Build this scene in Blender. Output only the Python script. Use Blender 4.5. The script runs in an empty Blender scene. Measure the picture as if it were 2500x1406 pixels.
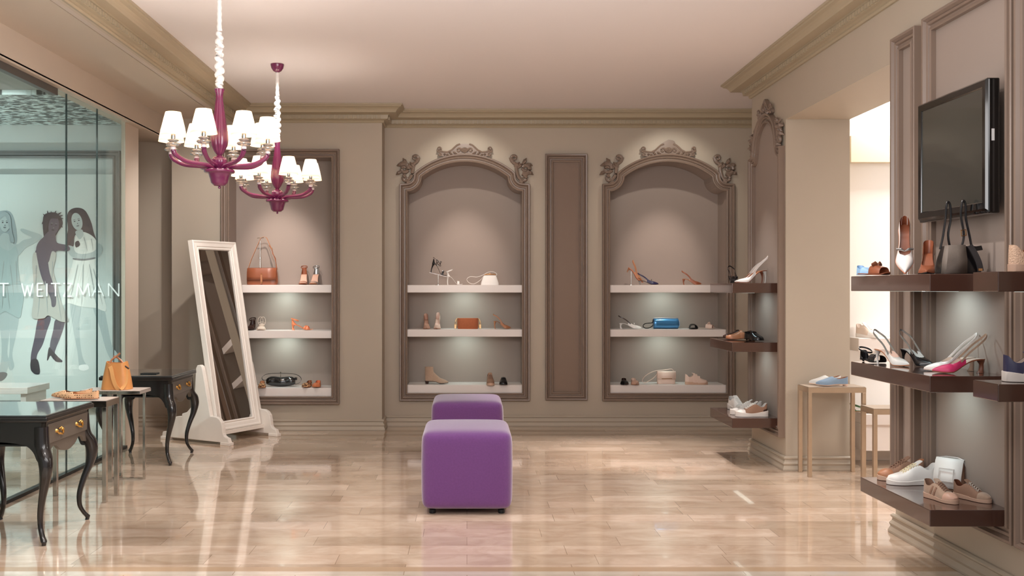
import bpy, bmesh, math, random
from mathutils import Vector, Matrix, Euler
random.seed(7)
SC = bpy.context.scene
COL = SC.collection
PI = math.pi
F, VX, VY, CH = 2400.0, 1140.0, 706.0, 1.3      # focal length in pixels of the 2500 px frame, vanishing point, eye height


def at(px, py, Y):
    """point of the place seen at pixel (px, py) at distance Y"""
    return Vector(((px - VX) * Y / F, Y, CH - (py - VY) * Y / F))


def xat(px, Y):
    return (px - VX) * Y / F


def zat(py, Y):
    return CH - (py - VY) * Y / F


# ------------------------------------------------------------------ materials
def srgb(r, g, b):
    def c(u):
        u /= 255.0
        return u / 12.92 if u <= .04045 else ((u + .055) / 1.055) ** 2.4
    return (c(r), c(g), c(b), 1.0)


MATS = {}


def mat(name, rgb, rough=.5, metal=0.0, spec=.5, noise=0.0, nscale=40.0, bump=0.0, bscale=120.0, sheen=0.0, coat=0.0,
        trans=0.0, emit=None, estr=0.0, sub=0.0):
    if name in MATS:
        return MATS[name]
    m = bpy.data.materials.new(name)
    m.use_nodes = True
    nt = m.node_tree
    b = nt.nodes['Principled BSDF']
    col = srgb(*rgb)
    b.inputs['Base Color'].default_value = col
    b.inputs['Roughness'].default_value = rough
    b.inputs['Metallic'].default_value = metal
    b.inputs['Specular IOR Level'].default_value = spec
    b.inputs['Sheen Weight'].default_value = sheen
    b.inputs['Coat Weight'].default_value = coat
    b.inputs['Coat Roughness'].default_value = .06
    b.inputs['Transmission Weight'].default_value = trans
    if emit:
        b.inputs['Emission Color'].default_value = srgb(*emit)
        b.inputs['Emission Strength'].default_value = estr
    tc = None
    if noise or bump:
        tc = nt.nodes.new('ShaderNodeTexCoord')
    if noise:
        n = nt.nodes.new('ShaderNodeTexNoise')
        n.inputs['Scale'].default_value = nscale
        n.inputs['Detail'].default_value = 4
        nt.links.new(tc.outputs['Object'], n.inputs['Vector'])
        r = nt.nodes.new('ShaderNodeMapRange')
        r.inputs['To Min'].default_value = 1 - noise
        r.inputs['To Max'].default_value = 1 + noise
        nt.links.new(n.outputs['Fac'], r.inputs['Value'])
        mx = nt.nodes.new('ShaderNodeVectorMath')
        mx.operation = 'SCALE'
        mx.inputs[0].default_value = col[:3]
        nt.links.new(r.outputs['Result'], mx.inputs['Scale'])
        nt.links.new(mx.outputs['Vector'], b.inputs['Base Color'])
    if bump:
        n2 = nt.nodes.new('ShaderNodeTexNoise')
        n2.inputs['Scale'].default_value = bscale
        n2.inputs['Detail'].default_value = 3
        nt.links.new(tc.outputs['Object'], n2.inputs['Vector'])
        bp = nt.nodes.new('ShaderNodeBump')
        bp.inputs['Strength'].default_value = bump
        bp.inputs['Distance'].default_value = .004
        nt.links.new(n2.outputs['Fac'], bp.inputs['Height'])
        nt.links.new(bp.outputs['Normal'], b.inputs['Normal'])
    MATS[name] = m
    return m


# ------------------------------------------------------------------ mesh builder
class MB:
    def __init__(s):
        s.v, s.f, s.mi = [], [], []
        s.cur = 0

    def add(s, vs, fs, M=None):
        o = len(s.v)
        s.v += [tuple(M @ Vector(p)) if M is not None else tuple(p) for p in vs]
        s.f += [tuple(i + o for i in f) for f in fs]
        s.mi += [s.cur] * len(fs)
        return s

    def box(s, x0, x1, y0, y1, z0, z1, M=None):
        vs = [(x, y, z) for z in (z0, z1) for y in (y0, y1) for x in (x0, x1)]
        return s.add(vs, [(0, 2, 3, 1), (4, 5, 7, 6), (0, 1, 5, 4), (2, 6, 7, 3), (0, 4, 6, 2), (1, 3, 7, 5)], M)

    def grid(s, rows, closed=False, caps=False, M=None):
        """rows of equal length joined by quads; closed joins each row's ends"""
        n = len(rows[0])
        vs = [p for r in rows for p in r]
        fs = []
        for i in range(len(rows) - 1):
            for j in range(n if closed else n - 1):
                k = (j + 1) % n
                fs.append((i * n + j, i * n + k, (i + 1) * n + k, (i + 1) * n + j))
        if caps:
            fs.append(tuple(range(n - 1, -1, -1)))
            fs.append(tuple((len(rows) - 1) * n + j for j in range(n)))
        return s.add(vs, fs, M)

    def tube(s, path, r, n=8, closed=False, sx=1.0, sy=1.0, up=(0, 0, 1), M=None):
        """round (or flattened: sx across, sy along the up side) section swept along a path"""
        P = [Vector(p) for p in path]
        m = len(P)
        rows = []
        for i, p in enumerate(P):
            a = P[i - 1] if (i > 0 or closed) else p
            b = P[(i + 1) % m] if (i < m - 1 or closed) else p
            t = (b - a)
            t = t.normalized() if t.length > 1e-9 else Vector((0, 0, 1))
            u = Vector(up)
            if abs(t.dot(u)) > .97:
                u = Vector((1, 0, 0)) if abs(t.x) < .9 else Vector((0, 1, 0))
            side = t.cross(u).normalized()
            u2 = side.cross(t).normalized()
            rr = r[i] if isinstance(r, (list, tuple)) else r
            rows.append([tuple(p + side * (math.cos(2 * PI * k / n) * rr * sx) + u2 * (math.sin(2 * PI * k / n) * rr * sy)) for k in range(n)])
        if closed:
            rows.append(rows[0])
        return s.grid(rows, True, not closed, M)

    def band(s, path, w, t, side=None, closed=False, M=None):
        """flat strap: width w across the vector side (one per point or one for all), thickness t"""
        P = [Vector(p) for p in path]
        m = len(P)
        rows = []
        for i, p in enumerate(P):
            a = P[i - 1] if (i > 0 or closed) else p
            b = P[(i + 1) % m] if (i < m - 1 or closed) else p
            tg = (b - a).normalized()
            sd = side[i] if isinstance(side, list) else (side or (0, 1, 0))
            sd = Vector(sd)
            sd = (sd - tg * sd.dot(tg)).normalized()
            nn = tg.cross(sd)
            ww = w[i] if isinstance(w, (list, tuple)) else w
            rows.append([tuple(p + sd * (ww / 2) * q + nn * (t / 2) * e) for q, e in ((-1, -1), (1, -1), (1, 1), (-1, 1))])
        if closed:
            rows.append(rows[0])
        return s.grid(rows, True, not closed, M)

    def lathe(s, prof, n=24, c=(0, 0, 0), flute=0, depth=0.0, M=None):
        rows = []
        for r, z in prof:
            row = []
            for k in range(n):
                a = 2 * PI * k / n
                rr = r * (1 + (depth * math.cos(flute * a) if flute else 0))
                row.append((c[0] + rr * math.cos(a), c[1] + rr * math.sin(a), c[2] + z))
            rows.append(row)
        return s.grid(rows, True, True, M)

    def prism(s, poly, to3, h0, h1):
        n = len(poly)
        vs = [tuple(to3(u, v, h0)) for u, v in poly] + [tuple(to3(u, v, h1)) for u, v in poly]
        fs = [tuple(range(n - 1, -1, -1)), tuple(range(n, 2 * n))]
        fs += [(i, (i + 1) % n, n + (i + 1) % n, n + i) for i in range(n)]
        return s.add(vs, fs)

    def sweep(s, prof, path, to3, closed=False):
        """moulding: profile (d to the left of the walking direction, h) mitred along a 2-D path"""
        P = [Vector(p) for p in path]
        m = len(P)
        rows = []
        for i, p in enumerate(P):
            d0 = (p - P[i - 1]) if (i > 0 or closed) else (P[i + 1] - p)
            d1 = (P[(i + 1) % m] - p) if (i < m - 1 or closed) else d0
            d0 = d0.normalized()
            d1 = d1.normalized()
            n0, n1 = Vector((-d0.y, d0.x)), Vector((-d1.y, d1.x))
            mm = n0 + n1
            mm = mm / max(.25, mm.dot(n0)) if mm.length > 1e-6 else n0
            rows.append([tuple(to3(p.x + mm.x * d, p.y + mm.y * d, h)) for d, h in prof])
        if closed:
            rows.append(rows[0])
        return s.grid(rows, True, not closed)

    def build(s, name, m, parent=None, smooth=False, bevel=0.0, seg=2, sub=0, angle=40, solid=0.0):
        me = bpy.data.meshes.new(name)
        me.from_pydata(s.v, [], s.f)
        ms = m if isinstance(m, (list, tuple)) else [m]
        for q in ms:
            me.materials.append(q)
        if len(ms) > 1:
            me.polygons.foreach_set('material_index', s.mi)
        bm = bmesh.new()
        bm.from_mesh(me)
        bmesh.ops.remove_doubles(bm, verts=bm.verts, dist=1e-6)
        bmesh.ops.recalc_face_normals(bm, faces=bm.faces)
        bm.to_mesh(me)
        bm.free()
        o = bpy.data.objects.new(name, me)
        COL.objects.link(o)
        if parent is not None:
            o.parent = parent
        if solid:
            q = o.modifiers.new('Solidify', 'SOLIDIFY')
            q.thickness = solid
            q.offset = 0
        if bevel:
            q = o.modifiers.new('Bevel', 'BEVEL')
            q.width = bevel
            q.segments = seg
            q.limit_method = 'ANGLE'
            q.angle_limit = math.radians(35)
        if sub:
            q = o.modifiers.new('Subdivision', 'SUBSURF')
            q.levels = q.render_levels = sub
        if smooth or sub:
            for p in me.polygons:
                p.use_smooth = True
            if not sub:
                try:
                    me.set_sharp_from_angle(angle=math.radians(angle))
                except Exception:
                    pass
        return o


def tag(o, label=None, cat=None, group=None, kind=None):
    if label:
        o['label'] = label
    if cat:
        o['category'] = cat
    if group:
        o['group'] = group
    if kind:
        o['kind'] = kind
    return o


def thing(name, label, cat, loc=(0, 0, 0), rot=(0, 0, 0), group=None):
    o = bpy.data.objects.new(name, None)
    o.empty_display_size = .05
    COL.objects.link(o)
    o.location = loc
    o.rotation_euler = rot
    return tag(o, label, cat, group)


def copy_tree(o, parent=None):
    kids = list(o.children)
    c = o.copy()
    COL.objects.link(c)
    if parent is not None:
        c.parent = parent
    for k in kids:
        copy_tree(k, c)
    return c


def struct(o):
    o['kind'] = 'structure'
    return o


def cat_rom(pts, n=8, closed=False):
    P = [Vector(p) for p in pts]
    m = len(P)
    out = []
    for i in range(m if closed else m - 1):
        p0 = P[(i - 1) % m] if (closed or i > 0) else P[i]
        p1, p2 = P[i], P[(i + 1) % m]
        p3 = P[(i + 2) % m] if (closed or i + 2 < m) else p2
        for k in range(n):
            t = k / n
            out.append(.5 * ((2 * p1) + (p2 - p0) * t + (2 * p0 - 5 * p1 + 4 * p2 - p3) * t * t + (3 * p1 - p0 - 3 * p2 + p3) * t ** 3))
    if not closed:
        out.append(P[-1])
    return out


def itp(t, pts):
    """smooth one-dimensional interpolation through (t, value) points"""
    if t <= pts[0][0]:
        return pts[0][1]
    if t >= pts[-1][0]:
        return pts[-1][1]
    for i in range(len(pts) - 1):
        if pts[i][0] <= t <= pts[i + 1][0]:
            a, b = pts[i], pts[i + 1]
            u = (t - a[0]) / (b[0] - a[0])
            d = b[0] - a[0]

            def slope(k):
                if k <= 0 or k >= len(pts) - 1:
                    return None
                return (pts[k + 1][1] - pts[k - 1][1]) / (pts[k + 1][0] - pts[k - 1][0])
            ch = (b[1] - a[1]) / d
            m0 = slope(i)
            m1 = slope(i + 1)
            m0 = ch if m0 is None else m0
            m1 = ch if m1 is None else m1
            if m0 * ch <= 0:
                m0 = 0
            if m1 * ch <= 0:
                m1 = 0
            h00, h10 = 2 * u ** 3 - 3 * u * u + 1, u ** 3 - 2 * u * u + u
            h01, h11 = -2 * u ** 3 + 3 * u * u, u ** 3 - u * u
            return h00 * a[1] + h10 * d * m0 + h01 * b[1] + h11 * d * m1
    return pts[-1][1]


def spot(name, loc, target, power, angle=60, blend=.6, color=(1, .82, .64), radius=.03):
    l = bpy.data.lights.new(name, 'SPOT')
    l.energy = power
    l.spot_size = math.radians(angle)
    l.spot_blend = blend
    l.color = color
    l.shadow_soft_size = radius
    o = bpy.data.objects.new(name, l)
    COL.objects.link(o)
    o.location = loc
    o.rotation_euler = (Vector(target) - Vector(loc)).to_track_quat('-Z', 'Y').to_euler()
    return o


def area(name, loc, target, power, sx, sy, color=(1, .9, .8), spread=180):
    l = bpy.data.lights.new(name, 'AREA')
    l.shape = 'RECTANGLE'
    l.size, l.size_y = sx, sy
    l.energy = power
    l.color = color
    l.spread = math.radians(spread)
    o = bpy.data.objects.new(name, l)
    COL.objects.link(o)
    o.location = loc
    o.rotation_euler = (Vector(target) - Vector(loc)).to_track_quat('-Z', 'Y').to_euler()
    return o
# ------------------------------------------------------------------ the room
ZC = 2.98
YB, YP = 9.34, 9.06          # back wall, projecting pier on its left
XR, XR2 = 2.29, 2.75         # right wall faces
XG = -2.8                    # shopfront glass

M_wall = mat('wall_paint', (178, 166, 150), .55, noise=.03, nscale=3, bump=.03, bscale=400)
M_niche = mat('recess_paint', (152, 138, 129), .6, noise=.03, nscale=3, bump=.03, bscale=400)
M_frame = mat('moulding_paint', (128, 110, 98), .32, noise=.04, nscale=8)
M_crown = mat('cornice_paint', (170, 156, 132), .42)
M_ceil = mat('ceiling_paint', (232, 225, 224), .7)
M_white = mat('white_lacquer', (232, 224, 220), .35)
M_side = mat('white_wall_paint', (240, 236, 232), .6)
M_cream = mat('cream_frieze_paint', (222, 208, 184), .6)
M_dark = mat('dark_metal', (40, 42, 44), .4, .6)


def floor_material(name, c1, c2, vein):
    m = bpy.data.materials.new(name)
    m.use_nodes = True
    nt = m.node_tree
    b = nt.nodes['Principled BSDF']
    tc = nt.nodes.new('ShaderNodeTexCoord')
    br = nt.nodes.new('ShaderNodeTexBrick')
    br.offset, br.offset_frequency = .37, 2
    br.squash, br.squash_frequency = .8, 3
    br.inputs['Color1'].default_value = srgb(*c1)
    br.inputs['Color2'].default_value = srgb(*c2)
    br.inputs['Mortar'].default_value = srgb(168, 146, 126)
    br.inputs['Scale'].default_value = 1
    br.inputs['Mortar Size'].default_value = .0016
    br.inputs['Mortar Smooth'].default_value = .1
    br.inputs['Bias'].default_value = 0
    br.inputs['Brick Width'].default_value = .78
    br.inputs['Row Height'].default_value = .172
    nt.links.new(tc.outputs['Object'], br.inputs['Vector'])
    mp = nt.nodes.new('ShaderNodeMapping')
    mp.inputs['Scale'].default_value = (1.5, 2.6, 1)
    nt.links.new(tc.outputs['Object'], mp.inputs['Vector'])
    n = nt.nodes.new('ShaderNodeTexNoise')
    n.inputs['Scale'].default_value = 2.6
    n.inputs['Detail'].default_value = 7
    n.inputs['Roughness'].default_value = .62
    n.inputs['Distortion'].default_value = .8
    nt.links.new(mp.outputs['Vector'], n.inputs['Vector'])
    cr = nt.nodes.new('ShaderNodeValToRGB')
    cr.color_ramp.elements[0].position, cr.color_ramp.elements[0].color = .3, srgb(*vein)
    cr.color_ramp.elements[1].position, cr.color_ramp.elements[1].color = .62, (1, 1, 1, 1)
    nt.links.new(n.outputs['Fac'], cr.inputs['Fac'])
    mx = nt.nodes.new('ShaderNodeMix')
    mx.data_type, mx.blend_type = 'RGBA', 'MULTIPLY'
    mx.inputs['Factor'].default_value = .55
    nt.links.new(br.outputs['Color'], mx.inputs['A'])
    nt.links.new(cr.outputs['Color'], mx.inputs['B'])
    nt.links.new(mx.outputs['Result'], b.inputs['Base Color'])
    b.inputs['Roughness'].default_value = .09
    b.inputs['Specular IOR Level'].default_value = .8
    b.inputs['Coat Weight'].default_value = .6
    b.inputs['Coat Roughness'].default_value = .02
    return m


M_floor = floor_material('polished_marble', (224, 202, 182), (194, 172, 150), (200, 178, 160))
M_floor_pale = floor_material('pale_marble', (214, 202, 188), (206, 194, 180), (226, 220, 212))
M_floor_strip = mat('marble_border', (176, 150, 124), .1, noise=.12, nscale=8)

mb = MB()
mb.add([(-6, 4.6, 0), (7, 4.6, 0), (7, 11, 0), (-6, 11, 0)], [(0, 1, 2, 3)])
mb.cur = 1
mb.add([(-6, 4.53, 0), (7, 4.53, 0), (7, 4.6, 0), (-6, 4.6, 0)], [(0, 1, 2, 3)])
mb.cur = 2
mb.add([(-6, -1.5, 0), (7, -1.5, 0), (7, 4.53, 0), (-6, 4.53, 0)], [(0, 1, 2, 3)])
struct(mb.build('floor', [M_floor, M_floor_strip, M_floor_pale]))
struct(MB().box(-6, 7, -1.5, 11, ZC, ZC + .1).build('ceiling', M_ceil))


def arched_path(cx, a, zb, zs, r, ztop, n=10, na=24):
    """inner edge of an arched opening with concave ears, from the left foot over the top to the right foot"""
    pts = [(cx - a, zb), (cx - a, zs)]
    for k in range(1, n + 1):
        t = -PI / 2 + (PI / 2) * k / n
        pts.append((cx - a + r * math.cos(t), zs + r + r * math.sin(t)))
    x0, z0 = -a + r + .006, zs + r + .004
    pts[-1] = (cx - a + r, zs + r - .002)
    h = ztop - z0
    R = (x0 * x0 + h * h) / (2 * h)
    a0 = math.asin(x0 / R)
    for k in range(na + 1):
        t = a0 - 2 * a0 * k / na
        pts.append((cx + R * math.sin(t), ztop - R + R * math.cos(t)))
    left = pts[1:2 + n]
    for p in reversed(left):
        pts.append((2 * cx - p[0], p[1]))
    pts.append((cx + a, zb))
    return pts


def niche_wall(mb, x0, x1, ztop, path, zb, Y):
    """front face of a wall from x0 to x1 with an opening whose inner edge is path"""
    xa, xb = path[0][0], path[-1][0]
    mb.add([(x0, Y, 0), (xa, Y, 0), (xa, Y, ztop), (x0, Y, ztop)], [(0, 1, 2, 3)])
    mb.add([(xb, Y, 0), (x1, Y, 0), (x1, Y, ztop), (xb, Y, ztop)], [(0, 1, 2, 3)])
    mb.add([(xa, Y, 0), (xb, Y, 0), (xb, Y, zb), (xa, Y, zb)], [(0, 1, 2, 3)])
    for p, q in zip(path[1:-1], path[2:-1]):
        if q[0] - p[0] > 1e-5:
            mb.add([(p[0], Y, p[1]), (q[0], Y, q[1]), (q[0], Y, ztop), (p[0], Y, ztop)], [(0, 1, 2, 3)])


def niche_shell(name, path, zb, Y, depth):
    mb = MB()
    n = len(path)
    mb.grid([[(p[0], Y, p[1]) for p in path], [(p[0], Y + depth, p[1]) for p in path]])
    a, b = path[0], path[-1]
    mb.add([(a[0], Y, zb), (b[0], Y, zb), (b[0], Y + depth, zb), (a[0], Y + depth, zb)], [(0, 1, 2, 3)])
    Yd = Y + depth
    for p, q in zip(path[1:-1], path[2:-1]):
        if q[0] - p[0] > 1e-5:
            mb.add([(p[0], Yd, zb), (q[0], Yd, zb), (q[0], Yd, q[1]), (p[0], Yd, p[1])], [(0, 1, 2, 3)])
    return struct(mb.build(name, M_niche))


ZN = .30
niche_c = arched_path(xat(1134.5, YB), .548, ZN, 2.232, .136, 2.512)
niche_r = arched_path(xat(1630.5, YB), .556, ZN, 2.232, .136, 2.512)
xl0, xl1 = xat(560, YP), xat(811, YP)
niche_l = [(xl0, .30), (xl0, 2.515), (xl1, 2.515), (xl1, .30)]

mb = MB()
xmid = xat(1382, YB)
niche_wall(mb, -.783, xmid, ZC, niche_c, ZN, YB)
niche_wall(mb, xmid, 3.3, ZC, niche_r, ZN, YB)
mb.add([(-.783, YP, 0), (-.783, YB, 0), (-.783, YB, ZC), (-.783, YP, ZC)], [(0, 1, 2, 3)])
niche_wall(mb, -2.72, -.783, ZC, niche_l, .30, YP)
mb.add([(-2.72, YP, 0), (-2.72, YB, 0), (-2.72, YB, ZC), (-2.72, YP, ZC)], [(0, 1, 2, 3)])
mb.add([(-3.6, YB, 0), (-2.72, YB, 0), (-2.72, YB, ZC), (-3.6, YB, ZC)], [(0, 1, 2, 3)])
mb.add([(3.3, 7.9, 0), (3.3, YB, 0), (3.3, YB, ZC), (3.3, 7.9, ZC)], [(0, 1, 2, 3)])
struct(mb.build('wall_back', M_wall))
niche_shell('wall_recess_center', niche_c, ZN, YB, .32)
niche_shell('wall_recess_right', niche_r, ZN, YB, .32)
niche_shell('wall_recess_left', niche_l, .30, YP, .27)

# right wall: near run, header over the passage, far pillar
mb = MB()
mb.box(XR, XR2, 0, 5.25, 0, ZC)
mb.box(XR, XR2, 5.25, 7.06, 2.52, ZC)
mb.box(XR, XR2, 7.06, 7.9, 0, ZC)
struct(mb.build('wall_right', M_wall))

# left side: end strip of wall beyond the glass, header, soffit, bulkhead
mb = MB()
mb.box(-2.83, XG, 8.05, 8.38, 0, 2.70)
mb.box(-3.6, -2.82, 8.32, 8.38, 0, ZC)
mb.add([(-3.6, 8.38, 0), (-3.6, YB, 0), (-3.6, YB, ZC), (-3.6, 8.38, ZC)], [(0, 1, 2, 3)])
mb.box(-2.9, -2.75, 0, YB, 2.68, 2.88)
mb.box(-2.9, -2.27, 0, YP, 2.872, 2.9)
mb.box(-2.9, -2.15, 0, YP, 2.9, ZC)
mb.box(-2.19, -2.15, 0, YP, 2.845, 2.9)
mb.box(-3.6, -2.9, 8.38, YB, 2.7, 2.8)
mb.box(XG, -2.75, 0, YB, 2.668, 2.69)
struct(mb.build('wall_left', mat('wall_paint_lightened', (206, 192, 177), .55, noise=.03, nscale=3)))  # wall paint lightened to make up for weak bounce light
mb = MB()
mb.box(-2.262, -2.198, 0, 8.55, 2.872, 2.89)
struct(mb.build('trim_slot_diffuser', mat('diffuser_white', (214, 200, 190), .5)))

# cornices with dentil band
crown = [(0, 2.832), (.014, 2.832), (.022, 2.842), (.02, 2.852), (.034, 2.858), (.056, 2.862), (.062, 2.896), (.074, 2.902),
         (.138, 2.908), (.142, 2.918), (.152, 2.934), (.166, 2.946), (.186, 2.953), (.19, 2.962), (.2, 2.964), (.2, 2.979), (0, 2.979)]


def run(name, path, prof, m, dent=False):
    mb = MB()
    mb.sweep(prof, path, lambda u, v, h: (u, v, h))
    if dent:
        for (x0, y0), (x1, y1) in zip(path, path[1:]):
            a, b = Vector((x0, y0)), Vector((x1, y1))
            L = (b - a).length
            d = (b - a) / L
            nn = Vector((-d.y, d.x))
            k = int(L / .042)
            for i in range(k):
                c = a + d * ((i + .5) * L / k) + nn * .062
                if c.y < 3.2:
                    continue
                M = Matrix.Translation((c.x, c.y, 2.877)) @ Matrix.Rotation(math.atan2(d.y, d.x), 4, 'Z')
                mb.box(-.013, .013, -.006, .008, -.013, .013, M)
    return struct(mb.build(name, m))


run('trim_cornice_right', [(XR, 0), (XR, 7.9), (3.1, 7.9)], crown, M_crown, True)
run('trim_cornice_back', [(3.3, YB), (-.783, YB), (-.783, YP), (-2.15, YP), (-2.15, 0)], crown, M_crown, True)
base = [(0, .102), (.01, .102), (.02, .094), (.02, .086), (.012, .078), (.015, .066), (.026, .05), (.02, .036), (.03, .012), (.03, .001), (0, .001)]
run('baseboard_back', [(3.3, YB), (-.783, YB), (-.783, YP), (-2.72, YP)], base, M_wall)
run('baseboard_alcove', [(-2.72, YB), (-3.6, YB)], base, M_wall)
run('baseboard_pillar', [(XR2, 7.06), (XR, 7.06), (XR, 7.9), (3.1, 7.9)], base, M_wall)
run('baseboard_right', [(XR, 0), (XR, 5.25), (XR2, 5.25)], base, M_wall)

# ---------------------------------------------------------------- frames on the walls
fprof = [(-.004, 0), (-.004, .03), (.004, .034), (.012, .03), (.015, .02), (.026, .02), (.03, .03), (.04, .034), (.046, .028), (.05, .034),
         (.056, .044), (.066, .046), (.07, .042), (.07, 0)]


def spiral(c, r0, turns, start, direction=1, grow=1.0, n=26):
    """scroll in the wall plane from its eye outwards"""
    out = []
    for k in range(n + 1):
        t = k / n
        a = start + direction * turns * 2 * PI * t
        r = r0 * (.18 + .82 * t) * grow
        out.append((c[0] + r * math.cos(a), c[1] + r * math.sin(a)))
    return out


def crest_mesh(to3, cx, z0, w, h, peak=False):
    """carved crest: curved board, volutes at the ends, shell and leaves in the middle"""
    mb = MB()
    half = [(0, h), (.16, h * .985), (.27, h * .9), (.36, h * .72), (.46, h * .5), (.6, h * .34), (.74, h * .36), (.84, h * .42), (.9, h * .3),
            (.93, h * .12), (.82, h * .02), (.6, h * -.06), (.42, 0), (.2, .05 * h), (0, .07 * h)]
    hw = w / 2
    right = [(cx + x * hw, z0 + z) for x, z in half]
    left = [(cx - x * hw, z0 + z) for x, z in half]
    if peak:
        right[0], right[1] = (cx + .02 * hw, z0 + h * 1.34), (cx + .2 * hw, z0 + h * 1.22)
        left[0], left[1] = (cx, z0 + h * 1.34), (cx - .2 * hw, z0 + h * 1.1)
    poly = cat_rom(right, 3) + list(reversed(cat_rom(left, 3)))
    pts = []
    for p in poly:
        if not pts or (Vector(p) - Vector(pts[-1])).length > .0015:
            pts.append((p[0], p[1]))
    if (Vector(pts[0]) - Vector(pts[-1])).length < .0015:
        pts.pop()
    # rows from the middle line keep the face a clean strip
    mb.prism(pts, to3, .002, .03)
    def scroll(c, r, turns, st, d, th, hh):
        sp = spiral(c, r, turns, st, d)
        mb.tube([to3(u, v, hh) for u, v in sp], [th * (.5 + .5 * k / len(sp)) for k in range(len(sp))], 6)
        mb.tube([to3(c[0], c[1], hh - .012), to3(c[0], c[1], hh + .008)], r * .3, 8)
    for s in (-1, 1):
        scroll((cx + s * .9 * hw, z0 + h * .6), h * .22, 1.1, -PI / 2 if s > 0 else -PI / 2, s, .012, .032)
        scroll((cx + s * .88 * hw, z0 + h * .14), h * .15, 1.0, PI / 2, -s, .01, .03)
        scroll((cx + s * .2 * hw, z0 + h * .48), h * .2, 1.2, PI / 2, s, .009, .034)
        # outer roll along the top edge
        e = [(cx + s * x * hw, z0 + z) for x, z in half[1:8]]
        mb.tube([to3(u, v, .03) for u, v in e], .009, 6)
        for k, (ux, uz, ln, an) in enumerate(((.36, .3, .3, .7), (.48, .2, .26, .5), (.6, .12, .22, .3), (.7, .16, .2, .2), (.3, .2, .22, 1.2), (.52, .32, .2, .9))):
            c = Vector((cx + s * ux * hw, z0 + uz * h))
            d = Vector((s * math.cos(an), math.sin(an))) * ln * h
            mb.tube([to3(c.x - d.x * .5, c.y - d.y * .5, .028), to3(c.x, c.y, .038), to3(c.x + d.x * .5, c.y + d.y * .5, .028)], [.004, .011, .003], 6)
    for k in range(-3, 4):
        a = PI / 2 + k * .3
        q = Vector((math.cos(a), math.sin(a))) * h * .42
        b0 = Vector((cx, z0 + h * .28))
        mb.tube([to3(b0.x, b0.y, .03), to3(b0.x + q.x * .6, b0.y + q.y * .6, .042), to3(b0.x + q.x, b0.y + q.y, .03)], [.004, .01, .006], 6)
    return mb


def ear_mesh(to3, x, z, sc, s):
    """pierced scroll ornament on the shoulder; s = -1 left, 1 right"""
    mb = MB()

    def sp(c, r, turns, st, d, th):
        q = spiral((x + s * c[0] * sc, z + c[1] * sc), r * sc, turns, st, d)
        mb.tube([to3(u, v, .022) for u, v in q], [th * sc * (.45 + .55 * k / len(q)) for k in range(len(q))], 8)
    sp((.075, .1), .07, 1.35, 0, -s, .034)
    sp((-.07, .24), .045, 1.2, PI if s > 0 else 0, s, .026)
    sp((.05, -.03), .045, 1.0, PI / 2, s, .028)
    stem = [(.03, -.06), (-.02, 0), (-.04, .08), (-.045, .15), (-.1, .2), (-.118, .25)]
    mb.tube([to3(x + s * u * sc, z + v * sc, .02) for u, v in cat_rom([(a, b, 0) for a, b in stem], 4) for u, v in [(u, v)]] if False else
            [to3(x + s * p.x * sc, z + p.y * sc, .02) for p in cat_rom([(a, b, 0) for a, b in stem], 4)], .024 * sc, 8)
    for (u0, v0, u1, v1) in ((.1, .16, .17, .14), (.12, .06, .18, .02), (.05, .17, .09, .24), (-.02, .12, .04, .17), (.0, -.07, .07, -.1), (-.06, .12, -.0, .19)):
        mb.tube([to3(x + s * u0 * sc, z + v0 * sc, .018), to3(x + s * (u0 + u1) / 2 * sc, z + (v0 + v1) / 2 * sc, .032), to3(x + s * u1 * sc, z + v1 * sc, .014)],
                [.022 * sc, .026 * sc, .004], 7)
    return mb


def wall_frame(name, label, path, to3, ornaments=None, panel=None, group=None, prof=fprof):
    t = thing(name, label, 'frame', group=group)
    MB().sweep(prof, path, to3, True).build('moulding', M_frame, t, smooth=True, angle=30)
    if panel:
        MB().add([tuple(to3(u, v, .006)) for u, v in path], [tuple(range(len(path)))]).build('panel', panel, t)
    if ornaments:
        cx, zt, w, h, peak, shoulders, sc = ornaments
        crest_mesh(to3, cx, zt, w, h, peak).build('crest', M_frame, t, smooth=True)
        for (x, z, s) in shoulders:
            ear_mesh(to3, x, z, sc, s).build('scroll_ornament', M_frame, t, smooth=True)
    return t


def back3(Y):
    return lambda u, v, h: (u, Y - h, v)


def right3(u, v, h):
    return (XR - h, u, v)


for path, cxp, peak, lab in ((niche_c, 1134.5, False, 'arched taupe moulding with rounded carved crest around the recess behind the purple ottomans'),
                             (niche_r, 1630.5, True, 'arched taupe moulding with pointed carved crest around the recess of the blue barrel bag')):
    cx = xat(cxp, YB)
    e = .556
    wall_frame('niche_frame', lab, [(path[0][0], .312)] + path[1:-1] + [(path[-1][0], .312)], back3(YB),
               (cx, 2.558, .54, .118, peak, ((cx - e + .035, 2.37, -1), (cx + e - .035, 2.37, 1)), .72))
wall_frame('niche_frame', 'rectangular taupe moulding around the recess partly hidden by the tilted white mirror',
           [(xl0, .312), (xl0, 2.515), (xl1, 2.515), (xl1, .312)], back3(YP))
u0, u1 = xat(1349, YB), xat(1415, YB)
wall_frame('wall_panel', 'tall narrow brown panel frame between the two arched recesses', [(u0, .32), (u0, 2.51), (u1, 2.51), (u1, .32)], back3(YB), None,
           mat('panel_paint', (126, 104, 88), .5, noise=.03, nscale=4))
pp = arched_path(7.47, .32, .30, 2.27, .085, 2.565, 8, 18)
wall_frame('wall_panel', 'arched taupe moulding with carved crest on the pillar face behind the three short shelves', pp, right3,
           (7.47, 2.61, .34, .1, True, ((7.47 - .31, 2.4, -1), (7.47 + .31, 2.4, 1)), .55), M_niche)
wall_frame('wall_panel', 'narrow upright moulded panel just right of the passage opening', [(5.01, .31), (5.01, 2.555), (5.15, 2.555), (5.15, .31)], right3, None, M_niche)
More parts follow.
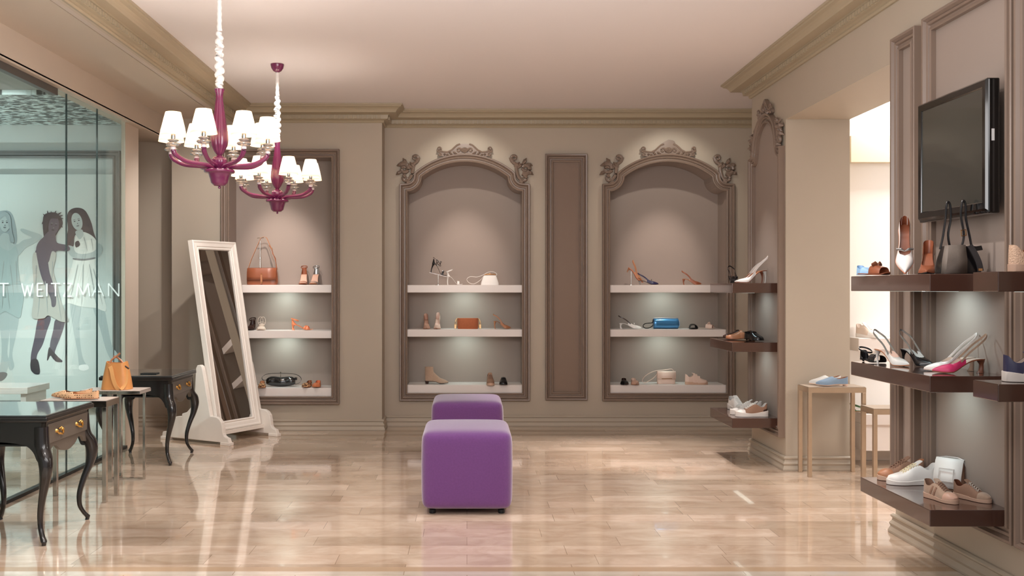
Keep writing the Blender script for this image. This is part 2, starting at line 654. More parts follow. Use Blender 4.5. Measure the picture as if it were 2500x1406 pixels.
wall_frame('wall_panel', 'large moulded panel frame behind the wall television', [(4.13, .31), (4.13, 2.565), (4.79, 2.565), (4.79, .31)], right3, None, M_niche)
wall_frame('wall_panel', 'moulded panel whose edge shows at the far right border of the photo', [(3.2, .31), (3.2, 2.565), (3.97, 2.565), (3.97, .31)], right3, None, M_niche)

# ---------------------------------------------------------------- white shelf boards in the recesses
def board(x0, x1, Y, d, z0, z1, lab):
    o = MB().box(x0 + .002, x1 - .002, Y, Y + d, z0, z1).build('shelf_board', M_white, bevel=.003)
    tag(o, lab, 'shelf', 'white shelf boards in the wall recesses')


for (x0, x1, Y, d, nm) in ((xl0, xl1, YP + .005, .264, 'recess half hidden by the tilted white mirror'),
                           (niche_c[0][0], niche_c[-1][0], YB + .005, .314, 'arched recess behind the purple ottomans'),
                           (niche_r[0][0], niche_r[-1][0], YB + .005, .314, 'arched recess next to the pillar shelves')):
    board(x0, x1, Y, d, 1.268, 1.34, 'top white shelf board in the ' + nm)
    board(x0, x1, Y, d, .848, .918, 'middle white shelf board in the ' + nm)
    board(x0, x1, Y, d, .302, .39, 'lowest thick white shelf board in the ' + nm)

# ---------------------------------------------------------------- brown lacquer shelves on the right wall
M_lacq = mat('brown_lacquer', (72, 48, 40), .16, coat=.7, noise=.06, nscale=5)


def slab(x0, y0, y1, z0, z1, lab, grp):
    t = thing('wall_shelf', lab, 'shelf', (XR, (y0 + y1) / 2, z0), group=grp)
    hy = (y1 - y0) / 2
    MB().box(x0 - XR, -.001, -hy, hy, 0, z1 - z0).build('shelf_board', M_lacq, t, bevel=.003)
    MB().box(-.2, -.16, -hy * .7, hy * .7, -.0015, .0005).build('light_strip', mat('led_diffuser', (230, 240, 236), .4, emit=(225, 245, 238), estr=.7), t)
    return t


SH = [(1.291, 1.365), (.866, .935), (.302, .372)]
for (z0, z1), w in zip(SH, ('top', 'middle', 'lowest')):
    far = 4.98 if w != 'lowest' else 4.86
    slab(1.945, 4.13, far, z0, z1, w + ' long brown lacquer shelf under the television', 'long brown shelves under the television')
SP = [(1.273, 1.345), (.842, .911), (.286, .358)]
for (z0, z1), w in zip(SP, ('top', 'middle', 'lowest')):
    slab(1.937, 7.18, 7.83, z0, z1, w + ' short brown lacquer shelf on the arched pillar', 'short brown shelves on the pillar')
slab(1.945, 3.6, 3.78, .887, .952, 'dark brown shelf end at the right border carrying the navy trainer', 'shelf ends at the right border')
slab(1.945, 3.6, 3.78, 1.291, 1.365, 'dark brown shelf end at the right border carrying the woven beige shoe', 'shelf ends at the right border')

# ---------------------------------------------------------------- bright side room through the passage
mb = MB()
mb.box(XR2 + .15, 6, 7.5, 7.6, 0, ZC)
mb.box(5.9, 6, 3.4, 7.5, 0, ZC)
mb.box(XR2, 6, 3.3, 3.4, 0, ZC)
struct(mb.build('wall_side_room', M_side))
mb = MB()
mb.box(2.9, 5.9, 7.42, 7.5, 2.26, 2.46)
struct(mb.build('trim_side_room_frieze', M_cream))
run('baseboard_side_room', [(5.9, 7.5), (2.9, 7.5)], [(0, .14), (.02, .13), (.02, .09), (.03, .08), (.03, .001), (0, .001)], M_side)
t = thing('display_ledge', 'white ledge unit with two steps seen through the passage', 'display unit', (3.5, 7.3, 0))
MB().box(-.6, .9, -.02, .17, .84, .938).build('upper_ledge', M_white, t, bevel=.004)
MB().box(-.6, .9, -.14, .17, .31, .39).build('lower_ledge', M_white, t, bevel=.004)
MB().box(-.6, .9, -.12, .165, .12, .31).build('plinth', M_white, t)

# ---------------------------------------------------------------- display bay behind the shopfront glass
mb = MB()
mb.box(-5.3, -2.83, 8.3, 8.32, 0, ZC)
mb.box(-5.4, -5.3, 3.1, 8.38, 0, ZC)
mb.box(-5.4, XG, 3.0, 3.1, 0, ZC)
struct(mb.build('wall_display_bay', mat('bay_paint', (214, 220, 218), .6)))


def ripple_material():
    m = mat('rippled_metal_painted_glints', (190, 204, 204), .3, .3)
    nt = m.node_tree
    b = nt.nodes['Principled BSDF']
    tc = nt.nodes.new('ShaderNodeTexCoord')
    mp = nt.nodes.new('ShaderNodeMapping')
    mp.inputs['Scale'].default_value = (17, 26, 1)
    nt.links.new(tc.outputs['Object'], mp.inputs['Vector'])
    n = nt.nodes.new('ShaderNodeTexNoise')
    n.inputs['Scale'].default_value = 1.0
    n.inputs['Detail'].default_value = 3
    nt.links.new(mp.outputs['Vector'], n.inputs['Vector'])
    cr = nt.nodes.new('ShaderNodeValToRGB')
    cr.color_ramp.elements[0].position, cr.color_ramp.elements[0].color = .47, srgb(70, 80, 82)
    cr.color_ramp.elements[1].position, cr.color_ramp.elements[1].color = .56, srgb(238, 252, 252)  # bright flecks in the base colour stand in for specular sparkle
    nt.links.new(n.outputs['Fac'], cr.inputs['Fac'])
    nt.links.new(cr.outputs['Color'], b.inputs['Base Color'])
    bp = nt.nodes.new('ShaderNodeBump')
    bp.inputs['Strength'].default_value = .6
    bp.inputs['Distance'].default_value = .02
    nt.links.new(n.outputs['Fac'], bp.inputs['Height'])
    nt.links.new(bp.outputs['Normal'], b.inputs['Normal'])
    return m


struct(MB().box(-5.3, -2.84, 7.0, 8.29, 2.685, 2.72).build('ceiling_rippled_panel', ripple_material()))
struct(MB().box(-5.3, -2.84, 3.1, 7.0, 2.72, 2.75).build('ceiling_display_bay', mat('bay_ceiling', (168, 172, 170), .6)))

m = bpy.data.materials.new('clear_glass')
m.use_nodes = True
nt = m.node_tree
for n in list(nt.nodes):
    if n.type != 'OUTPUT_MATERIAL':
        nt.nodes.remove(n)
out = [n for n in nt.nodes if n.type == 'OUTPUT_MATERIAL'][0]
tr, gl, mx = nt.nodes.new('ShaderNodeBsdfTransparent'), nt.nodes.new('ShaderNodeBsdfGlossy'), nt.nodes.new('ShaderNodeMixShader')
fr = nt.nodes.new('ShaderNodeFresnel')
geo, ior = nt.nodes.new('ShaderNodeNewGeometry'), nt.nodes.new('ShaderNodeMapRange')
ior.inputs['To Min'].default_value, ior.inputs['To Max'].default_value = 1.38, 1 / 1.38
nt.links.new(geo.outputs['Backfacing'], ior.inputs['Value'])
nt.links.new(ior.outputs['Result'], fr.inputs['IOR'])
tr.inputs['Color'].default_value = (.93, .985, .975, 1)
gl.inputs['Roughness'].default_value = .004
nt.links.new(fr.outputs['Fac'], mx.inputs['Fac'])
nt.links.new(tr.outputs['BSDF'], mx.inputs[1])
nt.links.new(gl.outputs['BSDF'], mx.inputs[2])
nt.links.new(mx.outputs['Shader'], out.inputs['Surface'])
M_glass = m

win = struct(thing('window_1', None, None, (XG, 0, 0)))
ys = [3.1, 4.5, 5.85, 6.87, 7.44, 8.05]
M_edge = mat('glass_edge', (52, 72, 74), .25)
for a, b in zip(ys, ys[1:]):
    MB().box(-.005, .005, a + .004, b - .004, .02, 2.665).build('pane', M_glass, win)
for y in ys[1:-1]:
    MB().box(-.006, .006, y - .002, y + .002, .02, 2.665).build('seam', M_edge, win)
mb = MB().box(-.02, .02, 3.1, 8.05, .001, .022)
mb.build('floor_rail', M_dark, win)
MB().box(-.03, .012, 3.1, 6.7, 2.62, 2.667).build('head_rail', mat('head_rail_grey', (92, 90, 88), .4, .4), win)

# power socket low on the back wall
t = thing('wall_socket', 'small white power socket on the back wall behind the mirror', 'socket', (xat(486, YP), YP, zat(963, YP)))
MB().box(-.04, .04, -.009, -.0005, -.04, .04).build('cover_plate', mat('socket_grey', (186, 180, 176), .4), t, bevel=.003)
MB().lathe([(.02, -.0), (.021, .004), (.016, .004), (.015, .001)], 16, M=Matrix.Translation((0, -.009, 0)) @ Matrix.Rotation(PI / 2, 4, 'X')).build('socket_face', mat('socket_dark', (130, 126, 122), .5), t)
# ------------------------------------------------------------------ chandeliers
M_purple = mat('purple_glass', (108, 36, 76), .22, coat=.5, noise=.1, nscale=14, trans=.0)
M_sleeve = mat('white_silk', (236, 230, 226), .5, sheen=.4)
M_chrome = mat('chrome', (214, 210, 204), .12, 1.0)
M_crystal = mat('crystal', (250, 248, 246), .02, trans=.85)


def shade_material():
    m = bpy.data.materials.new('lampshade_fabric')
    m.use_nodes = True
    nt = m.node_tree
    for n in list(nt.nodes):
        if n.type != 'OUTPUT_MATERIAL':
            nt.nodes.remove(n)
    out = [n for n in nt.nodes if n.type == 'OUTPUT_MATERIAL'][0]
    d, tl, mx = nt.nodes.new('ShaderNodeBsdfDiffuse'), nt.nodes.new('ShaderNodeBsdfTranslucent'), nt.nodes.new('ShaderNodeMixShader')
    d.inputs['Color'].default_value = srgb(226, 202, 172)
    tl.inputs['Color'].default_value = srgb(216, 192, 162)
    mx.inputs['Fac'].default_value = .42
    nt.links.new(d.outputs['BSDF'], mx.inputs[1])
    nt.links.new(tl.outputs['BSDF'], mx.inputs[2])
    nt.links.new(mx.outputs['Shader'], out.inputs['Surface'])
    return m


M_shade = shade_material()
M_bulb = mat('lamp_bulb', (255, 240, 220), .4, emit=(255, 242, 228), estr=130)


def chandelier(loc, rot0, label):
    """origin on the ceiling; local z downwards is negative"""
    t = thing('chandelier', label, 'chandelier', loc, (0, 0, math.radians(rot0)), 'purple glass chandeliers')
    MB().lathe([(.001, -.062), (.012, -.06), (.03, -.05), (.044, -.03), (.05, -.008), (.05, 0)], 28).build('ceiling_cup', M_purple, t, smooth=True)
    # fabric sleeve over the chain: smooth high up, gathered lower down
    path, rad = [], []
    n = 150
    for k in range(n + 1):
        u = k / n
        z = -.062 - u * .505
        a = min(1, max(0, (u - .28) / .2))
        ph = u * 2 * PI * 13
        path.append((.006 * a * math.sin(ph), .006 * a * math.cos(ph * .9), z))
        rad.append(.013 + a * (.006 + .0045 * math.sin(ph * 1.7)) + .001 * math.sin(u * 90))
    MB().tube(path, rad, 12).build('chain_sleeve', M_sleeve, t, smooth=True, angle=80)
    zc = -1.12
    col = [(r, -.56 + (z + .56) * .86) for r, z in ((.012, -.99), (.016, -.985), (.028, -.965), (.042, -.93), (.0475, -.89), (.045, -.84), (.036, -.77), (.027, -.70), (.02, -.63), (.0185, -.60), (.024, -.572), (.027, -.56), (.006, -.563))]
    MB().lathe(col, 72, flute=12, depth=.045).build('column', M_purple, t, smooth=True, angle=75)
    MB().lathe([(.016, -1.04), (.018, -1.0), (.03, -.99), (.04, -.972), (.042, -.955), (.034, -.943), (.02, -.936), (.012, -.924)], 48, flute=12, depth=.04).build('knop', M_purple, t, smooth=True, angle=75)
    MB().lathe([(.001, -1.117), (.006, -1.115), (.008, -1.108), (.004, -1.103), (.03, -1.10), (.046, -1.085), (.052, -1.06), (.06, -1.035), (.066, -1.03),
                (.082, -1.028), (.086, -1.02), (.082, -1.012), (.066, -1.012), (.05, -1.025), (.001, -1.03)], 40).build('bowl', M_purple, t, smooth=True, angle=60)
    for i in range(8):
        a = math.radians(45 * i)
        dz = -.1
        R = Matrix.Rotation(a, 4, 'Z')
        p = [(.034, 0, -1.03), (.042, 0, -1.005), (.07, 0, -.992), (.13, 0, -.988), (.2, 0, -.98), (.25, 0, -.957), (.268, 0, -.94), (.274, 0, -.922)]
        pts = [R @ q for q in cat_rom(p, 5)]
        rr = [.0125 + .003 * max(0, (k / len(pts) - .6)) / .4 for k in range(len(pts))]
        arm = MB().tube(pts, rr, 10).build('arm', M_purple, t, smooth=True, angle=70)
        c = R @ Vector((.274, 0, 0))
        c = (c.x, c.y, dz)
        MB().lathe([(.004, -.826), (.014, -.824), (.015, -.812), (.008, -.806)], 14, c).build('finial', mat('pale_cap', (232, 214, 214), .3), arm, smooth=True)
        MB().lathe([(.006, -.806), (.03, -.803), (.038, -.795), (.03, -.787), (.014, -.784), (.022, -.78), (.03, -.774), (.02, -.768), (.006, -.767)], 20, c, 10, .05).build('crystal_dish', M_crystal, arm, smooth=True, angle=50)
        MB().lathe([(.011, -.767), (.012, -.765), (.012, -.73), (.006, -.725)], 12, c).build('candle_tube', M_chrome, arm, smooth=True)
        MB().lathe([(.003, -.724), (.011, -.71), (.016, -.68), (.013, -.655), (.004, -.64)], 12, c).build('bulb', M_bulb, arm, smooth=True)
        MB().grid([[(c[0] + r * math.cos(2 * PI * k / 28), c[1] + r * math.sin(2 * PI * k / 28), z) for k in range(28)] for r, z in ((.071, -.851), (.057, -.786), (.041, -.722))], True).build('lamp_shade', M_shade, arm, smooth=True)
    return t


ch1 = chandelier((-1.385, 5.5, ZC - .001), 42 - 90, 'larger looking purple glass chandelier with white fabric shades, nearer the camera')
ch2 = copy_tree(ch1)
ch2.location = (-1.416, 7.34, ZC - .001)
ch2.rotation_euler = (0, 0, math.radians(28 - 90))
ch2['label'] = 'smaller looking purple glass chandelier hanging farther back in front of the left recess'

# ------------------------------------------------------------------ ottomans
M_velvet = mat('purple_velvet', (102, 60, 118), .85, sheen=.6, noise=.14, nscale=90, bump=.25, bscale=300, spec=.2)


def ottoman():
    t = thing('ottoman', 'large purple velvet cube ottoman nearest the camera in the middle of the floor', 'ottoman', (0, 0, 0), group='purple velvet ottomans')
    bm = bmesh.new()
    bmesh.ops.create_cube(bm, size=1)
    bmesh.ops.subdivide_edges(bm, edges=bm.edges, cuts=9, use_grid_fill=True)
    vs, fs = [], []
    for v in bm.verts:
        x, y, z = v.co
        # soft upholstery: rounded box slightly pillowed
        p = Vector((x * .525, y * .6, z * .455))
        q = Vector((max(-.2275, min(.2275, p.x)), max(-.265, min(.265, p.y)), max(-.1925, min(.1925, p.z))))
        d = p - q
        if d.length > 1e-6:
            m = max(abs(d.x), abs(d.y), abs(d.z))
            d = d.normalized() * m
        o = q + d
        o.x += .004 * (1 - (2 * z) ** 2) * math.copysign(1, x) * (abs(x) > .45)
        o.z += .008 * (1 - (2 * x) ** 2) * (1 - (2 * y) ** 2) * (z > .45)
        vs.append((o.x, o.y, o.z + .2525))
    idx = {v: i for i, v in enumerate(bm.verts)}
    fs = [tuple(idx[v] for v in f.verts) for f in bm.faces]
    bm.free()
    MB().add(vs, fs).build('upholstery', M_velvet, t, sub=1)
    for sx in (-1, 1):
        for sy in (-1, 1):
            MB().lathe([(.018, 0), (.02, .004), (.02, .022), (.012, .027)], 14, (sx * .2, sy * .235, 0)).build('foot', M_dark, t, smooth=True)
    return t


o1 = ottoman()
o1.location = (0, 5.95, 0)
o2 = copy_tree(o1)
o2.location = (.003, 7.46, 0)
o2['label'] = 'smaller looking dark purple ottoman standing behind the near one'

# ------------------------------------------------------------------ black console tables
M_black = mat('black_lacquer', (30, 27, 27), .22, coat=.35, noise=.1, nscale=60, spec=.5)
M_sheenface = mat('black_lacquer_painted_sheen', (100, 92, 84), .42, coat=.2, spec=.5)  # lacquer greyed: the sheen of reflections is put into its colour
M_brass = mat('brass', (212, 168, 96), .25, 1.0)
M_glasstop = mat('glass_top', (70, 78, 80), .03, spec=1.0, coat=1.0)


def scallop(x0, x1, ztop, zlow, zend, up):
    """apron outline with a wavy lower edge"""
    L = x1 - x0
    low = [(0, zend), (.09, zend), (.16, zend + .035), (.24, zend + .04), (.34, zend + .008), (.5, zlow), (.66, zend + .008), (.76, zend + .04), (.84, zend + .035), (.91, zend), (1, zend)]
    if up:
        low = [(0, zend), (.07, zend), (.12, zend + .05), (.22, zend + .085), (.5, zend + .1), (.78, zend + .085), (.88, zend + .05), (.93, zend), (1, zend)]
    pts = [(x0 + p.x * L, p.y) for p in cat_rom([(a, b, 0) for a, b in low], 4)]
    return pts + [(x1, ztop), (x0, ztop)]


def console():
    t = thing('console_table', 'near black lacquer side table with brass drawer pulls, cut by the left photo edge', 'table', group='black side tables with curved legs')
    hx, hy = .25, .29
    mb = MB()
    e = scallop(-hx, hx, .63, .42, .425, True)
    mb.prism(e, lambda u, v, h: (u, -hy + h, v), 0, .02)
    mb.prism(e, lambda u, v, h: (u, hy - .02 + h, v), 0, .02)
    e2 = scallop(-hy, hy, .63, .44, .45, False)
    mb.prism(e2, lambda u, v, h: (-hx + h, u, v), 0, .02)
    mb.box(-hx + .02, hx - .02, -hy + .02, hy - .02, .5, .51)
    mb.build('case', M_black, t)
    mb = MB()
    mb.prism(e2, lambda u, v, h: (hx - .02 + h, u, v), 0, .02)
    mb.build('front_apron', M_sheenface, t, bevel=.0015)
    dr = MB().box(hx, hx + .008, -hy + .03, hy - .03, .512, .612).build('drawer', M_sheenface, t, bevel=.002)
    for y in (-.13, .13):
        h = MB()
        h.tube([(hx + .008, y - .035, .562), (hx + .02, y - .03, .552), (hx + .026, y, .545), (hx + .02, y + .03, .552), (hx + .008, y + .035, .562)], [.004, .006, .005, .006, .004], 8)
        h.lathe([(.011, 0), (.008, .006), (.004, .012)], 10, M=Matrix.Translation((hx + .008, y - .036, .566)) @ Matrix.Rotation(PI / 2, 4, 'Y'))
        h.lathe([(.011, 0), (.008, .006), (.004, .012)], 10, M=Matrix.Translation((hx + .008, y + .036, .566)) @ Matrix.Rotation(PI / 2, 4, 'Y'))
        h.tube([(hx + .012, y - .012, .572), (hx + .02, y, .58), (hx + .012, y + .012, .572)], .005, 8)
        h.build('handle', M_brass, dr, smooth=True, angle=60)
    MB().box(-hx - .024, hx + .024, -hy - .024, hy + .024, .628, .655).build('top', M_black, t, bevel=.007, seg=3)
    MB().box(-hx - .014, hx + .014, -hy - .014, hy + .014, .655, .663).build('glass_top', M_glasstop, t, bevel=.002)
    for sx in (-1, 1):
        for sy in (-1, 1):
            prof = [(.60, -.012, .038), (.5, -.006, .04), (.45, .016, .041), (.39, .026, .036), (.32, .018, .027), (.24, -.006, .021), (.16, -.024, .017), (.09, -.024, .0145), (.045, -.008, .0145), (.022, .006, .017), (.012, .008, .013), (0.0, .006, .012)]
            rows = []
            for k, (z, o, r) in enumerate(prof):
                cx, cy = sx * (hx - .012 + o), sy * (hy - .012 + o)
                row = []
                for j in range(12):
                    a = 2 * PI * j / 12 + PI / 4
                    # square with softened corners
                    c, s = math.cos(a), math.sin(a)
                    q = (abs(c) ** 3 + abs(s) ** 3) ** (-1 / 3)
                    row.append((cx + r * .86 * q * c, cy + r * .86 * q * s, z))
                rows.append(row)
            fine = []
            cols = [cat_rom([r[j] for r in rows], 4) for j in range(12)]
            for i in range(len(cols[0])):
                fine.append([tuple(cols[j][i]) for j in range(12)])
            MB().grid(fine, True, True).build('leg', M_black, t, smooth=True, angle=60)
    return t


c1 = console()
c1.location = (-2.39, 5.27, 0)
c2 = copy_tree(c1)
c2.location = (-2.435, 7.54, 0)
c2['label'] = 'far black lacquer side table with two brass pulls beside the white mirror'
t = MB().box(-.06, .06, -.045, .045, 0, .007).build('phone', mat('black_plastic', (28, 28, 30), .35), bevel=.003)
t.location = (xat(364, 7.4), 7.42, .6632)
tag(t, 'small flat black gadget lying on the far black side table', 'phone')

# ------------------------------------------------------------------ metal display tables
M_steel = mat('brushed_steel', (196, 176, 154), .3, .85, noise=.06, nscale=30)
M_mirrorsteel = mat('polished_steel', (206, 198, 190), .1, 1.0)
M_stone = mat('pale_top', (206, 194, 186), .3)


def open_table(name, label, loc, w, d, h, m, top, group):
    t = thing(name, label, 'table', loc, group=group)
    b = .026
    hw, hd = w / 2, d / 2
    mb = MB()
    mb.box(-hw, hw, -hd, -hd + b, h - .036, h)
    mb.box(-hw, hw, hd - b, hd, h - .036, h)
    mb.box(-hw, -hw + b, -hd + b, hd - b, h - .036, h)
    mb.box(hw - b, hw, -hd + b, hd - b, h - .036, h)
    mb.build('top_frame', m, t)
    MB().box(-hw + .004, hw - .004, -hd + .004, hd - .004, h + .0003, h + .004).build('table_top', top, t)
    for sx in (-1, 1):
        for sy in (-1, 1):
            x, y = sx * (hw - b / 2), sy * (hd - b / 2)
            MB().box(x - b / 2, x + b / 2, y - b / 2, y + b / 2, 0, h - .036).build('leg', m, t, bevel=.0015)
    return t


gt = 'slim metal display tables'
open_table('display_table', 'slim brushed metal table with blue loafers in front of the passage reveal', (2.56, 6.905, 0), .40, .22, .62, M_steel, mat('grey_top', (176, 160, 144), .35), gt)
open_table('display_table', 'low metal table seen through the passage, behind the long shelves', (xat(2133, 6.55) + .2, 6.66, 0), .40, .22, .5, M_steel, mat('grey_top', (176, 160, 144), .35), gt)
open_table('display_table', 'polished steel table with pierced beige flats behind the near black table', (-2.40, 6.095, 0), .41, .225, .618, M_mirrorsteel, M_stone, gt)
t = thing('display_table', 'polished steel pedestal table carrying the camel bucket bag', 'table', (-2.405, 6.73, 0), group=gt)
MB().box(-.205, .205, -.115, .115, .592, .614).build('top_edge', M_mirrorsteel, t, bevel=.002)
MB().box(-.202, .202, -.112, .112, .6141, .6175).build('table_top', M_stone, t)
for y in (-.09, .09):
    MB().box(-.02, .012, y - .014, y + .014, .012, .592).build('post', M_mirrorsteel, t, bevel=.0015)
MB().box(-.02, .012, -.104, .104, 0, .012).build('post_base', M_mirrorsteel, t)
for x in (-.196, .196):
    MB().box(x - .008, x + .008, -.008, .008, .012, .592).build('rod', M_mirrorsteel, t)
MB().box(-.204, .204, -.008, .008, .0, .012).build('floor_rail', M_mirrorsteel, t)

# ------------------------------------------------------------------ tilted white mirror
M_mwhite = mat('white_painted_wood', (238, 230, 222), .4, noise=.03, nscale=12)
M_mirror = mat('mirror_glass', (214, 214, 212), .01, 1.0)
MA = math.radians(-30)
t = thing('cheval_mirror', 'tall white framed standing mirror tilted on scrolled side stands', 'mirror', (-2.05, 8.56, 0), (0, 0, MA))
# local: x = facing direction (front +x), y = across the mirror
stand = [(.27, .0), (.27, .03), (.262, .05), (.258, .062), (.235, .066), (.212, .078), (.202, .1), (.198, .14), (.186, .185), (.16, .215), (.125, .23), (.09, .232),
         (.06, .232), (-.03, .62), (-.04, .648), (-.064, .66), (-.09, .656), (-.106, .63), (-.112, .55), (-.118, .46), (-.135, .36), (-.17, .29), (-.215, .25), (-.27, .235),
         (-.272, .212), (-.325, .208), (-.36, .2), (-.4, .165), (-.425, .11), (-.44, .078), (-.462, .068), (-.5, .066), (-.506, .05), (-.51, .03), (-.51, 0),
         (-.42, 0), (-.415, .022), (.18, .022), (.185, 0)]
for y in (-.297, .297):
    st = MB()
    st.prism(stand, lambda u, v, h, y=y: (u, y + h, v), -.019, .019)
    so = st.build('stand', M_mwhite, t, bevel=.005)
    MB().box(.178, .282, y - .027, y + .027, 0, .026).build('foot', M_mwhite, so, bevel=.004)
    MB().box(-.522, -.418, y - .027, y + .027, 0, .026).build('foot', M_mwhite, so, bevel=.004)
MB().box(-.2, .12, -.278, .278, .07, .1).build('cross_rail', M_mwhite, t)
tilt = Matrix.Translation((.075, 0, .09)) @ Matrix.Rotation(math.radians(-10.6), 4, 'Y')
mh, mw = 1.665, .27


def tl3(u, v, h):
    return tilt @ Vector((h, u, v))


mb = MB()
fp = [(-.004, -.02), (-.004, .012), (.006, .02), (.016, .014), (.024, .022), (.05, .026), (.064, .034), (.074, .03), (.078, -.02)]
iw, ib, itop = mw - .078, .082, mh - .082
mb.sweep(fp, [(-iw, ib), (-iw, itop), (iw, itop), (iw, ib)], tl3, True)
fr_o = mb.build('mirror_frame', M_mwhite, t, bevel=.002)
mb = MB()
mb.add([tuple(tl3(u, v, h)) for h in (-.012, .002) for u, v in ((-iw, ib), (iw, ib), (iw, itop), (-iw, itop))], [(0, 1, 2, 3), (4, 5, 6, 7), (0, 1, 5, 4), (1, 2, 6, 5), (2, 3, 7, 6), (3, 0, 4, 7)])
mb.build('mirror_glass', M_mirror, fr_o)

# ------------------------------------------------------------------ television
M_tv = mat('tv_black', (14, 14, 15), .14, coat=.5)
M_screen = mat('tv_screen', (50, 50, 46), .2, coat=.5)
t = thing('television', 'black flat television hung on the right wall above the long shelves', 'television', (2.19, 4.445, 1.905))
MB().box(.0, .05, -.315, .315, -.285, .285).build('housing', M_tv, t, bevel=.006)
mb = MB()
mb.sweep([(0, 0), (0, .004), (.004, .008), (.03, .009), (.038, .0)], [(-.277, -.235), (-.277, .247), (.277, .247), (.277, -.235)], lambda u, v, h: (-h, u, v), True)
mb.build('bezel', M_tv, t, smooth=True, angle=30)
MB().box(-.003, -.0005, -.278, .278, -.236, .248).build('screen', M_screen, t)
MB().box(.05, .1, -.09, .09, -.1, .1).build('wall_bracket', M_dark, t)
MB().box(.014, .026, -.3162, -.315, .02, .07).build('side_label', mat('label_white', (206, 206, 206), .5), t)

# ------------------------------------------------------------------ poster in the display bay
def flat(nm, rgb):
    return mat(nm, rgb, .75, spec=.2)


YPO = 8.24
pm = [flat('print_ground', (214, 222, 220)), flat('print_dark_hair', (58, 56, 64)), flat('print_light_skin', (184, 196, 197)), flat('print_dark_skin', (92, 86, 100)),
      flat('print_pale_dress', (176, 192, 193)), flat('print_satin_dress', (192, 190, 184)), flat('print_white_dress', (236, 238, 234)), flat('print_blonde_hair', (164, 176, 180)),
      flat('print_grey', (120, 124, 128)), flat('print_white', (246, 248, 247)), flat('print_fold', (166, 174, 174))]
G, HD, SL, SD, DA, DB, DC, HB, GR, WH, FO = range(11)
poster = thing('poster', 'large black and white fashion poster of women in short dresses behind the shop glass', 'poster', (0, YPO, 0))
pT = at(0, 425, YPO).z
pB = zat(978, YPO)
MB().box(xat(-175, YPO), xat(275, YPO), 0, .02, pB, pT).build('printed_board', pm[G], poster, bevel=.003)
bprof = [(0, 0), (0, .03), (.012, .035), (.02, .022), (.04, .022), (.05, .036), (.06, .036), (.06, 0)]
MB().sweep(bprof, [(xat(-175, YPO), pB), (xat(-175, YPO), zat(385, YPO)), (xat(275, YPO), zat(385, YPO)), (xat(275, YPO), pB)], lambda u, v, h: (u, .03 - h, v), True).build(
    'moulded_border', mat('grey_moulding', (112, 114, 114), .4), poster)


from mathutils.geometry import tessellate_polygon


class Fig:
    def __init__(s):
        s.mb, s.k = MB(), 0

    def poly(s, c, pts, smooth=True, closed=True):
        s.k += 1
        q = [(p.x, p.y) for p in cat_rom([(a, b, 0) for a, b in pts], 4, True)] if smooth else pts
        n = len(q)
        y = -.0006 * s.k
        pv = [(xat(a, YPO), y, zat(b, YPO)) for a, b in q]
        fs = [tuple(t) for t in tessellate_polygon([[Vector((a, b, 0)) for a, b in q]])]
        s.mb.cur = c
        s.mb.add(pv, fs)

    def oval(s, c, x, y, rx, ry, rot=0):
        r = math.radians(rot)
        s.poly(c, [(x + rx * math.cos(a) * math.cos(r) - ry * math.sin(a) * math.sin(r), y + rx * math.cos(a) * math.sin(r) + ry * math.sin(a) * math.cos(r))
                   for a in [2 * PI * k / 14 for k in range(14)]])

    def face(s, x, y, rx, ry, skin, rot=0, dark=HD):
        s.oval(skin, x, y, rx, ry, rot)
        r = math.radians(rot)

        def o(dx, dy):
            return x + dx * rx * math.cos(r) - dy * ry * math.sin(r), y + dx * rx * math.sin(r) + dy * ry * math.cos(r)
        for dx in (-.42, .42):
            a, b = o(dx, -.08)
            s.oval(dark, a, b, rx * .18, ry * .055, rot)
            a, b = o(dx, -.26)
            s.oval(GR, a, b, rx * .24, ry * .035, rot)
        a, b = o(.05, .24)
        s.oval(GR, a, b, rx * .12, ry * .06, rot)
        a, b = o(0, .5)
        s.oval(dark if skin == SD else GR, a, b, rx * .28, ry * .075, rot)

    def done(s, nm='printed_woman'):
        return s.mb.build(nm, pm, poster)


f = Fig()          # woman at the left, blonde, arm raised
f.poly(SL, [(2, 750), (28, 752), (25, 800), (18, 858), (22, 882), (16, 908), (4, 926), (-8, 918), (2, 885), (4, 840), (0, 800)])
f.poly(SL, [(26, 772), (46, 770), (40, 815), (30, 862), (35, 893), (26, 904), (20, 890), (24, 850)])
f.poly(GR, [(-8, 914), (6, 908), (18, 912), (12, 924), (0, 930)])
f.poly(HB, [(-6, 522), (8, 514), (26, 518), (36, 540), (42, 580), (38, 596), (24, 592), (14, 600), (-4, 600), (-12, 560)])
f.poly(SL, [(30, 598), (44, 596), (58, 586), (78, 580), (60, 570), (50, 561), (56, 558), (74, 564), (98, 572), (102, 580), (84, 594), (62, 606), (48, 622), (38, 625)])
f.poly(SL, [(4, 572), (22, 572), (26, 592), (40, 604), (20, 616), (-6, 606)])
f.poly(DA, [(-10, 604), (6, 606), (24, 612), (38, 600), (44, 618), (44, 645), (50, 690), (58, 722), (53, 760), (48, 776), (32, 770), (14, 760), (-10, 756)])
for x0, y0, x1, y1 in ((10, 640, 4, 690), (26, 650, 34, 720), (40, 640, 42, 700), (16, 690, 24, 750), (8, 700, 6, 750)):
    f.poly(FO, [(x0 - .9, y0), (x0 + .9, y0), ((x0 + x1) / 2 + 1.3, (y0 + y1) / 2), (x1 + .3, y1), (x1 - .3, y1), ((x0 + x1) / 2 - .5, (y0 + y1) / 2)])
f.face(13, 545, 12.5, 21, SL)
f.poly(HB, [(0, 526), (12, 517), (26, 528), (30, 560), (36, 590), (28, 588), (24, 556), (14, 527), (2, 536)])
f.done()
f = Fig()          # woman in the middle, turned, one arm out
